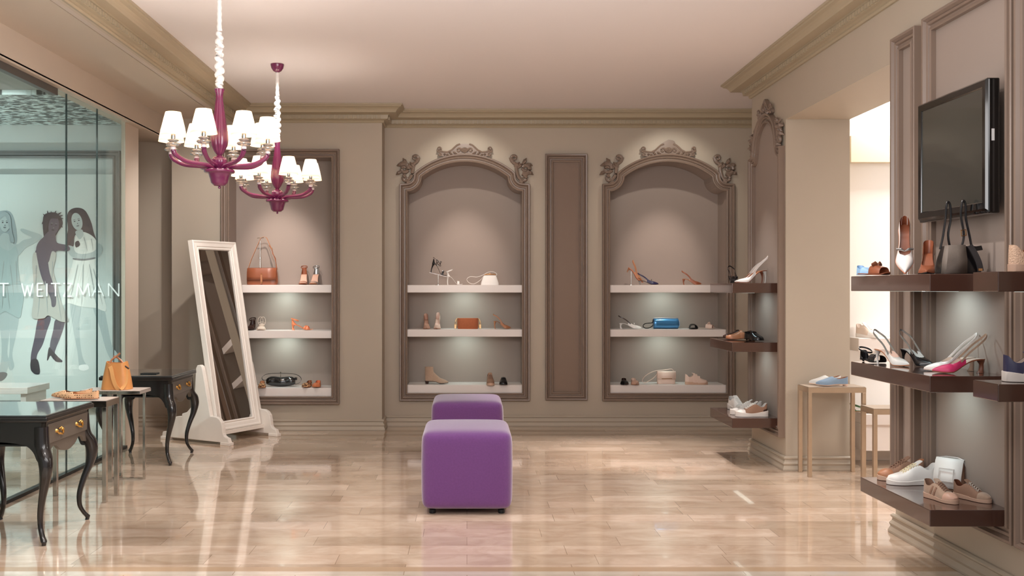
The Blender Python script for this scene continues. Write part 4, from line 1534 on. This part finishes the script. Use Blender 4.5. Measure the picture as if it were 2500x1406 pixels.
# ---- right recess
shoe_stand(1541, YC + .03, Z1, .132, 'thin chrome stand lifting the orange slingback', None)
shoe('sling', 'tan orange slingback tipped up on a thin stand', SHOE, 1548, YC + .03, Z1 + .075, 0, .2, .045, 'tan', 'peach', 'orange', hs='kitten', sh=.06, W=.07, tilt=36, bow='gold')
shoe('sling', 'navy pointed low slingback lying before the orange one', SHOE, 1583, YC - .05, Z1, -3, .19, .042, 'navy', 'cream', 'dark_brown', 'silver', hs='kitten', sh=.05, W=.07, bow='silver')
shoe('sling', 'brown orange slingback alone at the right of the top shelf in the right recess', SHOE, 1689, YC, Z1, -6, .18, .06, 'cognac', 'peach', 'tan', hs='kitten', sh=.055, W=.072)
shoe('sling', 'white slingback heel with dark rear strap, left of the blue barrel bag', SHOE, 1539, YC, Z2, -3, .215, .055, 'white', 'white', 'white', hs='flare', sh=.05, W=.072, strap='dark_brown', bow='white')
shoe('slide', 'black slide with knotted band right of the blue barrel bag', SHOE, 1690, YC - .03, Z2, -90, .2, .01, 'black', 'black', 'black', point=False)
shoe('slide', 'pale pink slide with twisted bow, rightmost on the middle shelf of the right recess', SHOE, 1726, YC - .03, Z2, -30, .16, .01, 'blush', 'blush', 'cream', point=False, bow='blush')
shoe('flat', 'black pointed flat facing front, left of the beige one on the lowest shelf', SHOE, 1524, YC - .1, Z3, -96, .19, .01, 'black', 'dark_brown', 'black')
shoe('flat', 'beige pointed flat facing front, between the black flat and the cream flap bag', SHOE, 1549, YC - .1, Z3, -92, .19, .01, 'nude', 'blush', 'tan')
shoe('sneaker', 'cream trainer with strap fastenings, rightmost on the lowest shelf of the right recess', SHOE, 1700, YC - .08, Z3, 0, .215, .02, 'blush', 'cream', RUB_T, W=.08, velcro=True)
# ---- pillar shelves
ZP1, ZP2, ZP3 = 1.345, .911, .358
shoe('sling', 'black slingback turned to the front with a tall round heel strap', SHOE, 1791, 7.625, ZP1, -88, .19, .06, 'black', 'dark_brown', 'black', hs='kitten', sh=.055, W=.07, bow='black')
shoe('sling', 'white high slingback in front on the top pillar shelf, toe to the left', SHOE, 1836, 7.36, ZP1, 180, .225, .095, 'white', 'tan', 'cognac', 'pale_grey', sh=.085, W=.072)
shoe('sling', 'white high slingback behind its twin on the top pillar shelf', SHOE, 1829, 7.47, ZP1, 178, .22, .095, 'pale_grey', 'tan', 'cognac', 'cognac', sh=.06, W=.072)
shoe('loafer', 'tan suede loafer lying side on, on the middle pillar shelf', SHOE, 1808, 7.56, ZP2, 178, .225, .016, 'tan', 'dark_brown', 'cognac', point=False)
shoe('loafer', 'dark brown loafer mostly hidden behind the tan suede loafer', SHOE, 1800, 7.68, ZP2, 180, .225, .016, 'dark_brown', 'dark_brown', 'dark_brown', point=False)
shoe('loafer', 'glossy black loafer turned towards the camera on the middle pillar shelf', SHOE, 1840, 7.40, ZP2, -72, .2, .016, 'black', 'black', 'black', point=False, W=.084)
shoe('sneaker', 'brown and white running shoe in front on the lowest pillar shelf', SHOE, 1835, 7.28, ZP3, 180, .23, .02, 'suede_brown', 'pale_grey', RUB_W, chunk=1, counter='dark_brown', tongue='pale_grey', toecap='white', W=.086)
shoe('sneaker', 'grey running shoe directly behind the brown and white one', SHOE, 1822, 7.40, ZP3, 178, .23, .02, 'pale_grey', 'pale_grey', RUB_W, chunk=1, counter='silver', W=.086)
shoe('sneaker', 'silver white running shoe facing the camera at the back of the lowest pillar shelf', SHOE, 1800, 7.64, ZP3, -80, .23, .02, 'white', 'pale_grey', RUB_W, chunk=1, toecap='pale_grey', W=.086)
# ---- slim metal table by the passage
shoe('loafer', 'blue grey suede loafer in front on the slim metal table', SHOE, 2031, 6.86, .6241, 180, .225, .016, 'dusty_blue', 'tan', RUB_T, 'blush', hs='block', point=True, saddle=False)
shoe('loafer', 'grey loafer with tan lining behind the blue grey one', SHOE, 2014, 6.95, .6241, 180, .225, .016, 'pale_grey', 'tan', RUB_T, 'blush', hs='block', point=True, saddle=False)
# ---- pierced flats on the steel table
shoe('flat', 'pierced beige flat with its toe to the left, front one on the steel table', SHOE, 194, 6.05, .6221, 176, .25, .01, 'perforated', 'peach', 'tan', group=None, W=.078)
shoe('flat', 'pierced beige flat, rear one on the steel table', SHOE, 176, 6.15, .6221, 184, .25, .01, 'perforated', 'cognac', 'tan', W=.078)
# ---- long shelves under the television
ZT1, ZT2, ZT3 = 1.365, .935, .372
shoe('slide', 'tan orange slide with folded bow at the far end of the top long shelf', SHOE, 2133, 4.76, ZT1, -62, .17, .012, 'cognac', 'tan', 'cognac', point=False, bow='brown', W=.074)
shoe('flat', 'light blue flat just showing behind the tan orange slide', SHOE, 2110, 4.93, ZT1, -92, .13, .01, 'sky', 'sky', 'sky', W=.066)
shoe('pump', 'white pointed pump hung toe down on a stand in front of the narrow wall panel', SHOE, 2208, 4.62, ZT1 + .098, -112, .245, .075, 'white', 'cognac', 'orange', 'orange', W=.078, tilt=52, hs='stiletto', bow='silver')
shoe_stand(2216, 4.69, ZT1, .095, 'thin chrome stand holding up the white pointed pump')
shoe('pump', 'brown lined dark toed pump half hidden by the black handbag', SHOE, 2265, 4.46, ZT1, -118, .19, .1, 'cognac', 'cognac', 'black', W=.076)
shoe('sneaker', 'woven beige laced shoe cut by the right photo edge', SHOE, 2535, 3.69, ZT1, 6, .225, .014, 'woven', 'tan', RUB_T, W=.08, laces=mat('cream_laces', (232, 218, 184), .8), name='woven_shoe')
shoe('sandal', 'black buckled flat sandal at the far end of the middle long shelf', SHOE, 2130, 4.905, ZT2, -75, .155, .014, 'black', 'black', 'black', point=False, W=.074, bw=.045, bh=.034, ah=.045, aw=.008, cross=True)
shoe('sling', 'clear and beige slingback heel left of the black and clear one', SHOE, 2178, 4.70, ZT2, -66, .2, .075, 'pale_grey', 'blush', 'tan', sh=.07, W=.074, strap='silver')
shoe('sling', 'black patent slingback with clear sides, next to the pink pair', SHOE, 2239, 4.69, ZT2, -72, .2, .075, 'black', 'pale_grey', 'black', sh=.07, W=.074, strap='silver')
shoe('sling', 'bright pink slingback kitten heel lying toe left on the middle long shelf', SHOE, 2340, 4.28, ZT2, 178, .225, .062, 'magenta', 'cream', 'cognac', 'brown', hs='flare', sh=.085, W=.074, strap='suede_taupe')
shoe('sling', 'off-white slingback kitten heel directly behind the bright pink one', SHOE, 2318, 4.39, ZT2, 178, .225, .06, 'white', 'cream', 'cream', 'suede_taupe', hs='flare', sh=.085, W=.074, strap='white')
shoe('sneaker', 'navy and white trainer with dark laces cut by the right photo edge', SHOE, 2530, 3.69, .952, -14, .225, .02, 'navy', 'cream', RUB_W, laces=LACE_D, stripe='blush', W=.088, chunk=.6)
shoe('sneaker', 'white low trainer on the lowest long shelf, toe to the left', SHOE, 2226, 4.68, ZT3, 180, .235, .02, 'white', 'white', RUB_W, W=.082, laces=mat('cream_laces', (232, 218, 184), .8), counter='white')
shoe('sneaker', 'tan suede trainer behind the white low trainer', SHOE, 2199, 4.79, ZT3, 182, .225, .02, 'suede_brown', 'tan', RUB_T, W=.082, laces=LACE_B, toecap='tan')
shoe('sneaker', 'taupe lace-up trainer at the front corner of the lowest long shelf', SHOE, 2298, 4.32, ZT3, -74, .225, .02, 'suede_taupe', 'suede_brown', RUB_T, W=.086, scale=.8, laces=LACE_B, toecap='nude', stripe='suede_brown')
shoe('sneaker', 'taupe grey lace-up trainer nearest the wall on the lowest long shelf', SHOE, 2374, 4.33, ZT3, -62, .225, .02, 'suede_brown', 'brown', RUB_T, W=.08, scale=.76, laces=mat('grey_laces', (188, 176, 166), .8), toecap='suede_taupe')
# ---- side room
shoe('sneaker', 'pale trainer on the upper white ledge seen through the passage', SHOE, 2117, 7.36, .938, -70, .2, .02, 'cream', 'cream', RUB_W, toecap='white')
shoe('sandal', 'green strap sandal on the lower white ledge seen through the passage', SHOE, 2112, 7.24, .39, -20, .2, .012, 'green', 'green', 'tan', point=False, bw=.05, bh=.04, ah=.04)
# ------------------------------------------------------------------ bags
M_gold = mat('gold_metal', (226, 178, 128), .22, 1.0)


def soft_box(w, d, h, tw=1.0, td=.6, n=8, bulge=.06, r=.12):
    """bag body: lofted rounded rectangles from base (w x d) to top (w*tw x d*td)"""
    rows = []
    for i in range(n + 1):
        u = i / n
        ww = w / 2 * (1 + (tw - 1) * u) * (1 + bulge * math.sin(u * PI) * .4)
        dd = d / 2 * (1 + (td - 1) * u) * (1 + bulge * math.sin(u * PI))
        if i == 0:
            ww, dd = ww * .97, dd * .94
        row = []
        for j in range(24):
            a = 2 * PI * j / 24
            c, s = math.cos(a), math.sin(a)
            q = (abs(c) ** 6 + abs(s) ** 6) ** (-1 / 6)
            row.append((ww * q * c, dd * q * s, h * u))
        rows.append(row)
    return MB().grid(rows, True, True)


def bag(name, label, px, Y, z, rz=0, X=None):
    return thing(name, label, 'bag', (xat(px, Y) if X is None else X, Y, z + .0006), (0, 0, math.radians(rz)))


# brown flap bag hung on a chrome T stand, left recess
t = thing('bag_stand', 'chrome T stand holding up the strap of the brown flap bag', 'display stand', (xat(635, 9.25), 9.25, Z1 + .0005))
MB().lathe([(.001, 0), (.045, 0), (.045, .005), (.004, .007)], 24).build('base', M_chrome, t, smooth=True)
MB().lathe([(.006, .006), (.006, .24), (.009, .242), (.009, .262), (.004, .265), (.004, .44), (.002, .442)], 12).build('rod', M_chrome, t, smooth=True)
MB().tube([(-.026, 0, .436), (-.02, 0, .441), (.04, 0, .444), (.046, 0, .439)], .004, 8).build('hook_bar', M_chrome, t, smooth=True)
b = bag('handbag', 'brown leather flap bag with its long strap hung over a chrome T stand', 641, 9.16, Z1)
soft_box(.285, .085, .15, .93, .5).build('body', LE['cognac'], b, smooth=True, angle=50)
MB().grid([[(x, y, z) for x in (-.136, -.05, 0, .05, .136)] for y, z in ((.02, .151), (0, .158), (-.03, .152), (-.043, .12), (-.049, .075), (-.051, .045))]).build('flap', LE['cognac'], b, smooth=True, solid=.004)
MB().box(-.007, .009, -.058, -.051, .01, .10).build('clasp_tab', LE['tan'], b)
MB().lathe([(.002, -.006), (.006, -.003), (.006, .003), (.002, .006)], 10, (.001, -.059, .1)).build('clasp', M_gold, b)
MB().lathe([(.002, -.006), (.006, -.003), (.006, .003), (.002, .006)], 10, (.003, -.059, .022)).build('clasp', M_gold, b)
MB().band([(-.137, 0, .14), (-.11, .03, .24), (-.034, .08, .44), (-.005, .09, .4525), (.02, .08, .446), (.075, .04, .34), (.12, .01, .22), (.137, 0, .14)], .012, .003, (.2, 1, 0)).build('shoulder_strap', LE['tan'], b, smooth=True)
MB().band([(.05, .055, .37), (.085, .03, .32), (.09, .02, .29), (.118, .01, .25), (.125, 0, .2), (.13, 0, .15)], .013, .003, (.2, 1, 0)).build('strap_end', LE['cognac'], b, smooth=True)
MB().tube([(.075, .035, .34), (.083, .025, .347), (.09, .028, .33), (.082, .036, .325)], .002, 6, True).build('buckle', M_gold, b)

# black glossy baguette
b = bag('handbag', 'glossy black baguette bag with looped strap on the lowest shelf of the left recess', 686, 9.2, Z3)
rows = []
for i in range(15):
    u = i / 14
    x = (u - .5) * .27
    k = (1 - abs(2 * u - 1) ** 5) * .35 + .65 - .12 * (abs(2 * u - 1) ** 8)
    rows.append([(x, .042 * k * math.cos(a) * (1 + .1 * math.sin(5 * u * PI)), .047 + .046 * k * math.sin(a) + .004 * math.sin(u * 9)) for a in [2 * PI * j / 20 for j in range(20)]])
MB().grid(rows, True, True).build('body', mat('patent_black', (18, 20, 22), .12, coat=.8, bump=.5, bscale=22), b, smooth=True)
MB().band(cat_rom([(-.13, 0, .06), (-.17, .01, .06), (-.18, .02, .085), (-.14, .03, .112), (-.05, .035, .12), (.06, .035, .118), (.14, .03, .108), (.185, .02, .075), (.175, .01, .035), (.13, 0, .02)], 5), .012, .003, (0, 1, .1)).build('shoulder_strap', LE['black'], b, smooth=True)
MB().box(.128, .15, -.02, .02, .06, .085).build('side_tab', LE['black'], b, bevel=.003)
t = thing('bag_stand', 'small chrome stand behind the glossy black baguette bag', 'display stand', (xat(685, 9.27), 9.27, Z3 + .0005))
MB().lathe([(.001, 0), (.02, 0), (.02, .004), (.003, .005)], 16).build('base', M_chrome, t)
MB().lathe([(.003, .004), (.003, .12), (.007, .122), (.007, .13), (.001, .132)], 10).build('rod', M_chrome, t)

# white clasp bag
b = bag('handbag', 'small white frame bag with gold clasp and strap looped to the left', 1196, YC, Z1)
soft_box(.18, .075, .092, .66, .3).build('body', LE['white'], b, smooth=True, angle=50)
MB().tube([(-.056, 0, .093), (-.05, 0, .102), (0, 0, .104), (.05, 0, .102), (.056, 0, .093)], .005, 8).build('clasp_frame', M_gold, b, smooth=True)
MB().lathe([(.002, -.005), (.006, -.002), (.006, .002), (.002, .005)], 10, (.0, 0, .11)).build('clasp', M_gold, b)
MB().band(cat_rom([(.06, 0, .09), (.066, 0, .108), (.03, 0, .128), (-.02, 0, .122), (-.06, -.01, .10), (-.12, -.02, .078), (-.19, -.02, .08), (-.222, -.02, .055), (-.2, -.02, .022), (-.15, -.02, .012), (-.09, 0, .05), (-.062, 0, .085)], 5), .009, .003, (0, 1, .2)).build('shoulder_strap', LE['white'], b, smooth=True)
# rust suede box bag
b = bag('handbag', 'rust brown suede box bag with gathered side handles', 1142, YC, Z2)
soft_box(.2, .085, .104, 1, .82, r=.05, bulge=.02).build('body', LE['suede_rust'], b, smooth=True, angle=50)
for s in (-1, 1):
    MB().tube(cat_rom([(s * .09, -.01, .104), (s * .112, -.015, .09), (s * .122, -.02, .05), (s * .116, -.02, .008), (s * .105, -.02, .03), (s * .104, -.01, .09)], 4), .004, 8).build('side_strap', LE['gold'], b, smooth=True)
    MB().box(s * .119 - .01, s * .119 + .01, -.03, -.02, .004, .044).build('tag', LE['gold'], b, bevel=.002)
# blue barrel bag
b = bag('handbag', 'metallic blue barrel bag with a dark wrist loop', 1625, YC, Z2)
rows = []
for x, k in ((-.118, .94), (-.115, 1), (-.09, .97), (0, 1.0), (.09, .97), (.115, 1), (.118, .94)):
    rows.append([(x * (1 - .1 * max(0, math.sin(a)) * 0), .048 * k * (abs(math.cos(a)) ** .8) * math.copysign(1, math.cos(a)), .051 + .05 * k * (abs(math.sin(a)) ** .7) * math.copysign(1, math.sin(a))) for a in [2 * PI * (j + .5) / 20 for j in range(20)]])
MB().grid(rows, True, True).build('body', LE['metal_blue'], b, smooth=True, angle=50)
MB().tube([(-.117, -.02, .104), (0, -.02, .1062), (.117, -.02, .104)], .003, 6).build('top_zip', LE['silver'], b)
MB().tube(cat_rom([(-.118, 0, .09), (-.13, -.01, .06), (-.16, -.015, .055), (-.2, -.015, .05), (-.22, -.015, .028), (-.2, -.015, .008), (-.16, -.015, .01), (-.125, 0, .03)], 5), .0045, 8).build('wrist_loop', LE['black'], b, smooth=True)
MB().band([(.116, 0, .09), (.13, -.01, .07), (.128, -.02, .03), (.11, -.03, .012)], .016, .004, (0, 1, 0)).build('side_tab', LE['sky'], b, smooth=True)
# cream flap bag
b = bag('handbag', 'cream flap bag with a strap arching to the left on the lowest shelf', 1626, YC - .02, Z3)
soft_box(.172, .06, .118, 1, .9, bulge=.02).build('body', LE['blush'], b, smooth=True, angle=50)
MB().grid([[(x, y, z) for x in (-.088, 0, .088)] for y, z in ((.03, .119), (-.024, .123), (-.035, .11), (-.038, .06), (-.036, .046))]).build('flap', LE['blush'], b, smooth=True, solid=.004, angle=60)
MB().box(-.05, .05, -.042, -.038, .05, .056).build('metal_bar', M_gold, b)
MB().band(cat_rom([(.07, 0, .12), (.055, 0, .142), (-.03, 0, .132), (-.12, -.01, .122), (-.2, -.02, .08), (-.232, -.02, .035), (-.21, -.02, .012), (-.17, -.02, .03), (-.12, -.01, .06), (-.086, 0, .1)], 5), .014, .003, (0, 1, .1)).build('shoulder_strap', LE['blush'], b, smooth=True)
# black and grey handbag on the top long shelf
b = bag('handbag', 'black and grey leather handbag with tall looped handles below the television', 2338, 4.30, ZT1, 8)
soft_box(.185, .1, .122, .74, .45, bulge=.14).build('body', LE['black'], b, smooth=True, angle=60)
MB().grid([[(-.097, -.03, .003), (-.09, -.052, .003), (-.045, -.056, .003), (.006, -.055, .003)], [(-.092, -.03, .06), (-.084, -.052, .06), (-.04, -.06, .06), (.004, -.059, .06)], [(-.074, -.02, .123), (-.066, -.034, .124), (-.03, -.037, .126), (.012, -.035, .126)]]).build('front_panel', LE['grey_grain'], b, smooth=True, solid=.005)
MB().band(cat_rom([(.03, -.04, .125), (.045, -.052, .09), (.06, -.058, .05), (.07, -.056, .012)], 4), .026, .004, (1, 0, 0)).build('front_strap', mat('dark_grey_leather', (58, 56, 58), .35), b, smooth=True)
MB().box(.055, .074, -.0625, -.059, .014, .024).build('metal_tag', M_gold, b)
for (x0, x1, xt, y, top) in ((-.07, -.018, -.032, .02, .318), (-.004, .05, .008, -.028, .32)):
    p = cat_rom([(x0, y, .11), (x0 + .014, y, .17), (xt - .012, y, .25), (xt - .009, y, .3), (xt, y, top), (xt + .01, y, .3), (xt + .012, y, .24), (x1 - .014, y, .17), (x1, y, .1)], 5)
    MB().tube(p, .005, 8, up=(0, 1, 0)).build('handle', LE['black'], b, smooth=True)
MB().tube([(-.008, -.035, .19), (.014, -.035, .193), (.016, -.035, .168), (-.006, -.035, .165)], .0028, 6, True, up=(0, 1, 0)).build('buckle', M_gold, b)
MB().band([(.06, 0, .115), (.085, -.005, .112), (.112, -.005, .116)], .02, .005, (0, .3, 1)).build('side_strap', LE['black'], b, smooth=True)
# white and brown handbag on the lowest long shelf
b = bag('handbag', 'white flap bag with brown gussets and a stitched square, between the trainers', 2322, 4.56, ZT3, -48)
soft_box(.135, .095, .135, .86, .35, bulge=.05).build('gusset', LE['suede_brown'], b, smooth=True, angle=50)
MB().grid([[(x, y, z) for x in (-.062, 0, .062)] for y, z in ((.024, .138), (-.01, .142), (-.02, .13), (-.042, .07), (-.054, .012))]).build('flap', LE['white'], b, smooth=True, solid=.006, angle=60)
mb = MB()
q = [(-.035, .045), (-.035, .1), (.03, .1), (.03, .045)]
mb.band([(x, -.028 - (.128 - z) * .34 - .009, z) for x, z in q], .006, .004, (0, 1, .2), True)
mb.build('raised_square', LE['white'], b)
MB().band([(.062, .0, .135), (.078, 0, .08), (.076, 0, .03)], .018, .004, (0, 1, 0)).build('side_strap', LE['pale_grey'], b)
MB().tube([(-.055, .0, .142), (-.02, .0, .15), (.03, .0, .149), (.06, 0, .14)], .004, 8).build('chain_handle', LE['silver'], b, smooth=True)
# camel bucket bag
b = bag('bucket_bag', 'camel leather bucket bag with crossed handles and a hanging front strap', 286, 6.72, .6182, 0)
rows = []
for i in range(11):
    u = i / 10
    z = .178 * u
    wx = .1 - .032 * u + .004 * math.sin(u * PI)
    wy = .07 - .022 * u
    rows.append([(wx * math.copysign(abs(math.cos(a)) ** .6, math.cos(a)), wy * math.copysign(abs(math.sin(a)) ** .6, math.sin(a)) * (1 + .05 * math.cos(6 * a) * u),
                  z + (.012 * abs(math.cos(a)) ** 3 * u ** 6)) for a in [2 * PI * j / 36 for j in range(36)]])
inner = [[(x * .95, y * .93, z) for x, y, z in rows[-1]], [(x * .93, y * .9, z - .06) for x, y, z in rows[-1]], [(x * .6, y * .6, z - .065) for x, y, z in rows[-1]]]
mb = MB()
mb.grid(rows + inner, True, True)
mb.build('body', LE['camel'], b, smooth=True, angle=60)
MB().tube(cat_rom([(-.045, -.03, .165), (-.03, -.02, .2), (.0, -.005, .225), (.02, 0, .245)], 4), [.0065] * 13, 8, sx=1).build('handle', LE['tan'], b, smooth=True)
MB().tube(cat_rom([(-.025, .01, .222), (.0, 0, .215), (.03, -.01, .195), (.05, -.02, .175)], 4), [.0065] * 13, 8).build('handle', LE['tan'], b, smooth=True)
MB().band(cat_rom([(-.028, -.056, .158), (-.014, -.066, .13), (.0, -.078, .08), (.02, -.085, .03), (.04, -.08, .006), (.06, -.07, .012), (.078, -.05, .06), (.072, -.03, .15)], 5), [.026] * 36, .003, (1, 0, .15)).build('hanging_strap', mat('camel_strap', (226, 168, 106), .5), b, smooth=True)
MB().tube([(.06, -.03, .16), (.08, -.03, .148), (.09, -.03, .14)], .006, 8).build('tie_end', LE['dark_brown'], b, smooth=True)

# ------------------------------------------------------------------ light
WARM = (1, .88, .73)
NEUT = (1, .945, .90)
COOL = (.78, 1, .95)
w = bpy.data.worlds.new('World')
SC.world = w
w.use_nodes = True
w.node_tree.nodes['Background'].inputs['Color'].default_value = (.98, .97, 1, 1)
w.node_tree.nodes['Background'].inputs['Strength'].default_value = .5

K = 1.0
# ceiling spots that wash the recesses and walls
for px, e, Y0, yb in ((690, 150, 8.3, 9.3), (1134, 105, 8.6, 9.62), (1630, 105, 8.6, 9.62)):
    X = xat(px, 9.34)
    spot('spot_recess', (X, Y0, 2.9), (X, yb, 1.5), e * .72, 36, .95, (1, .87, .78), .03)
# floor pools
for X, Y, e in ((.35, 4.6, 85), (-1.5, 5.9, 120), (-1.5, 4.3, 110), (1.5, 5.7, 110), (.5, 6.6, 50), (-1.9, 7.0, 90), (1.75, 6.3, 45)):
    spot('spot_floor', (X, Y, 2.93), (X, Y, 0), e * K, 74, .75, NEUT, .04)
for px in (1134, 1630):
    X = xat(px, 9.4)
    spot('spot_arch', (X, 8.62, 2.93), (X, 9.5, 1.95), 17, 84, .7, (1, .93, .82), .015)
spot('spot_pier', (-1.7, 7.5, 2.93), (-2.45, 9.06, 1.35), 85, 70, .7, NEUT, .03)
spot('fill_left_wall', (-1.2, 7.0, 2.93), (-2.8, 8.25, 1.3), 60, 60, .8, NEUT, .03)  # added to brighten the wall strip beyond the glass
for X, Y, e in ((-2.1, 3.4, 240), (-1.9, 2.2, 220)):  # unseen spots added so floor bounce lifts the left soffit
    spot('spot_floor', (X, Y, 2.8), (X, Y, 0), e, 70, .8, NEUT, .05)
for X in (.7, 1.5):
    spot('spot_floor', (X, 7.75, 2.93), (X, 7.75, 0), 260, 42, .8, (1, .9, .84), .03)
# spots on the right wall shelves
spot('spot_shelves', (1.2, 4.4, 2.9), (2.25, 4.5, 1.0), 60, 66, .8, NEUT, .03)
spot('spot_shelves', (1.78, 7.45, 2.93), (1.9, 7.5, 0), 110, 50, .7, NEUT, .015)
spot('spot_television', (1.5, 3.3, 2.9), (2.2, 4.6, 1.9), 12, 60, .9, (1, .95, .9), .03)
# added fill: an uplight in mid-air to brighten the ceiling
area('ceiling_fill', (-.2, 3.2, 1.9), (-.2, 5.4, 2.98), 62, 2.6, 1.2, (1, .97, .96))
area('front_fill', (0, .4, 2.75), (-.4, 6, .9), 40, 3.6, .8, (1, .98, .97))  # unseen front fill, added to brighten the room
# lights under the shelves
for (x0, x1, Y) in ((xl0, xl1, YP), (niche_c[0][0], niche_c[-1][0], YB), (niche_r[0][0], niche_r[-1][0], YB)):
    for zz in (1.262, .842):
        xm = (x0 + x1) / 2
        spot('shelf_light', (xm, Y + .06, zz - .002), (xm, Y + .3, zz - .22), 4.2, 150, 1, COOL, .02)
for y, zz, e in ((4.5, 1.286, 4.6), (4.5, .861, 3.2), (7.5, 1.268, 2.2), (7.5, .837, 2.2)):
    spot('shelf_light', (2.08, y, zz), (2.27, y, zz - .2), e, 130, 1, (.74, .96, 1), .015)
# side room and shop window
area('side_room_light', (4.2, 7.26, 2.9), (4.2, 7.3, 0), 60, 2.6, .2, (1, .97, .93))
area('side_room_fill', (4.6, 5.2, 2.6), (4.6, 7.4, .6), 26, 1.6, 1.0, (1, .97, .93), 100)
area('window_light', (-4.2, 6.6, 2.66), (-4.2, 7.2, 0), 22, 2.0, 1.2, (.92, 1, .985))
spot('window_spot', (-3.3, 6.0, 2.6), (-3.15, 8.2, .55), 150, 48, 1, (.9, 1, .985), .04)
spot('window_panel_fill', (-4.0, 7.5, 1.6), (-4.0, 7.7, 2.68), 26, 150, 1, (.9, 1, .985), .04)  # added uplight to brighten the rippled ceiling panel
spot('window_spot', (-4.4, 5.8, 2.6), (-4.0, 8.2, .75), 150, 48, 1, (.9, 1, .985), .04)

# ------------------------------------------------------------------ camera and view
cd = bpy.data.cameras.new('camera')
cam = bpy.data.objects.new('camera', cd)
COL.objects.link(cam)
cam.location = (0, 0, CH)
cam.rotation_euler = (PI / 2, 0, 0)
cd.sensor_fit = 'HORIZONTAL'
cd.sensor_width = 36
cd.lens = 36 * F / 2500
cd.shift_x = (1250 - VX) / 2500
cd.shift_y = (VY - 703) / 2500
cd.clip_start = .05
SC.camera = cam
vs = SC.view_settings
SC.display_settings.display_device = 'sRGB'
vs.view_transform = 'Standard'
vs.look = 'None'
vs.gamma = 1
vs.use_curve_mapping = False
vs.exposure = 0.12
cy = SC.cycles
cy.use_denoising = True
cy.max_bounces = 10
cy.diffuse_bounces = 5
cy.glossy_bounces = 5
cy.transmission_bounces = 8
cy.transparent_max_bounces = 12
cy.caustics_reflective = False
cy.caustics_refractive = False
cy.sample_clamp_indirect = 6
bpy.context.view_layer.update()
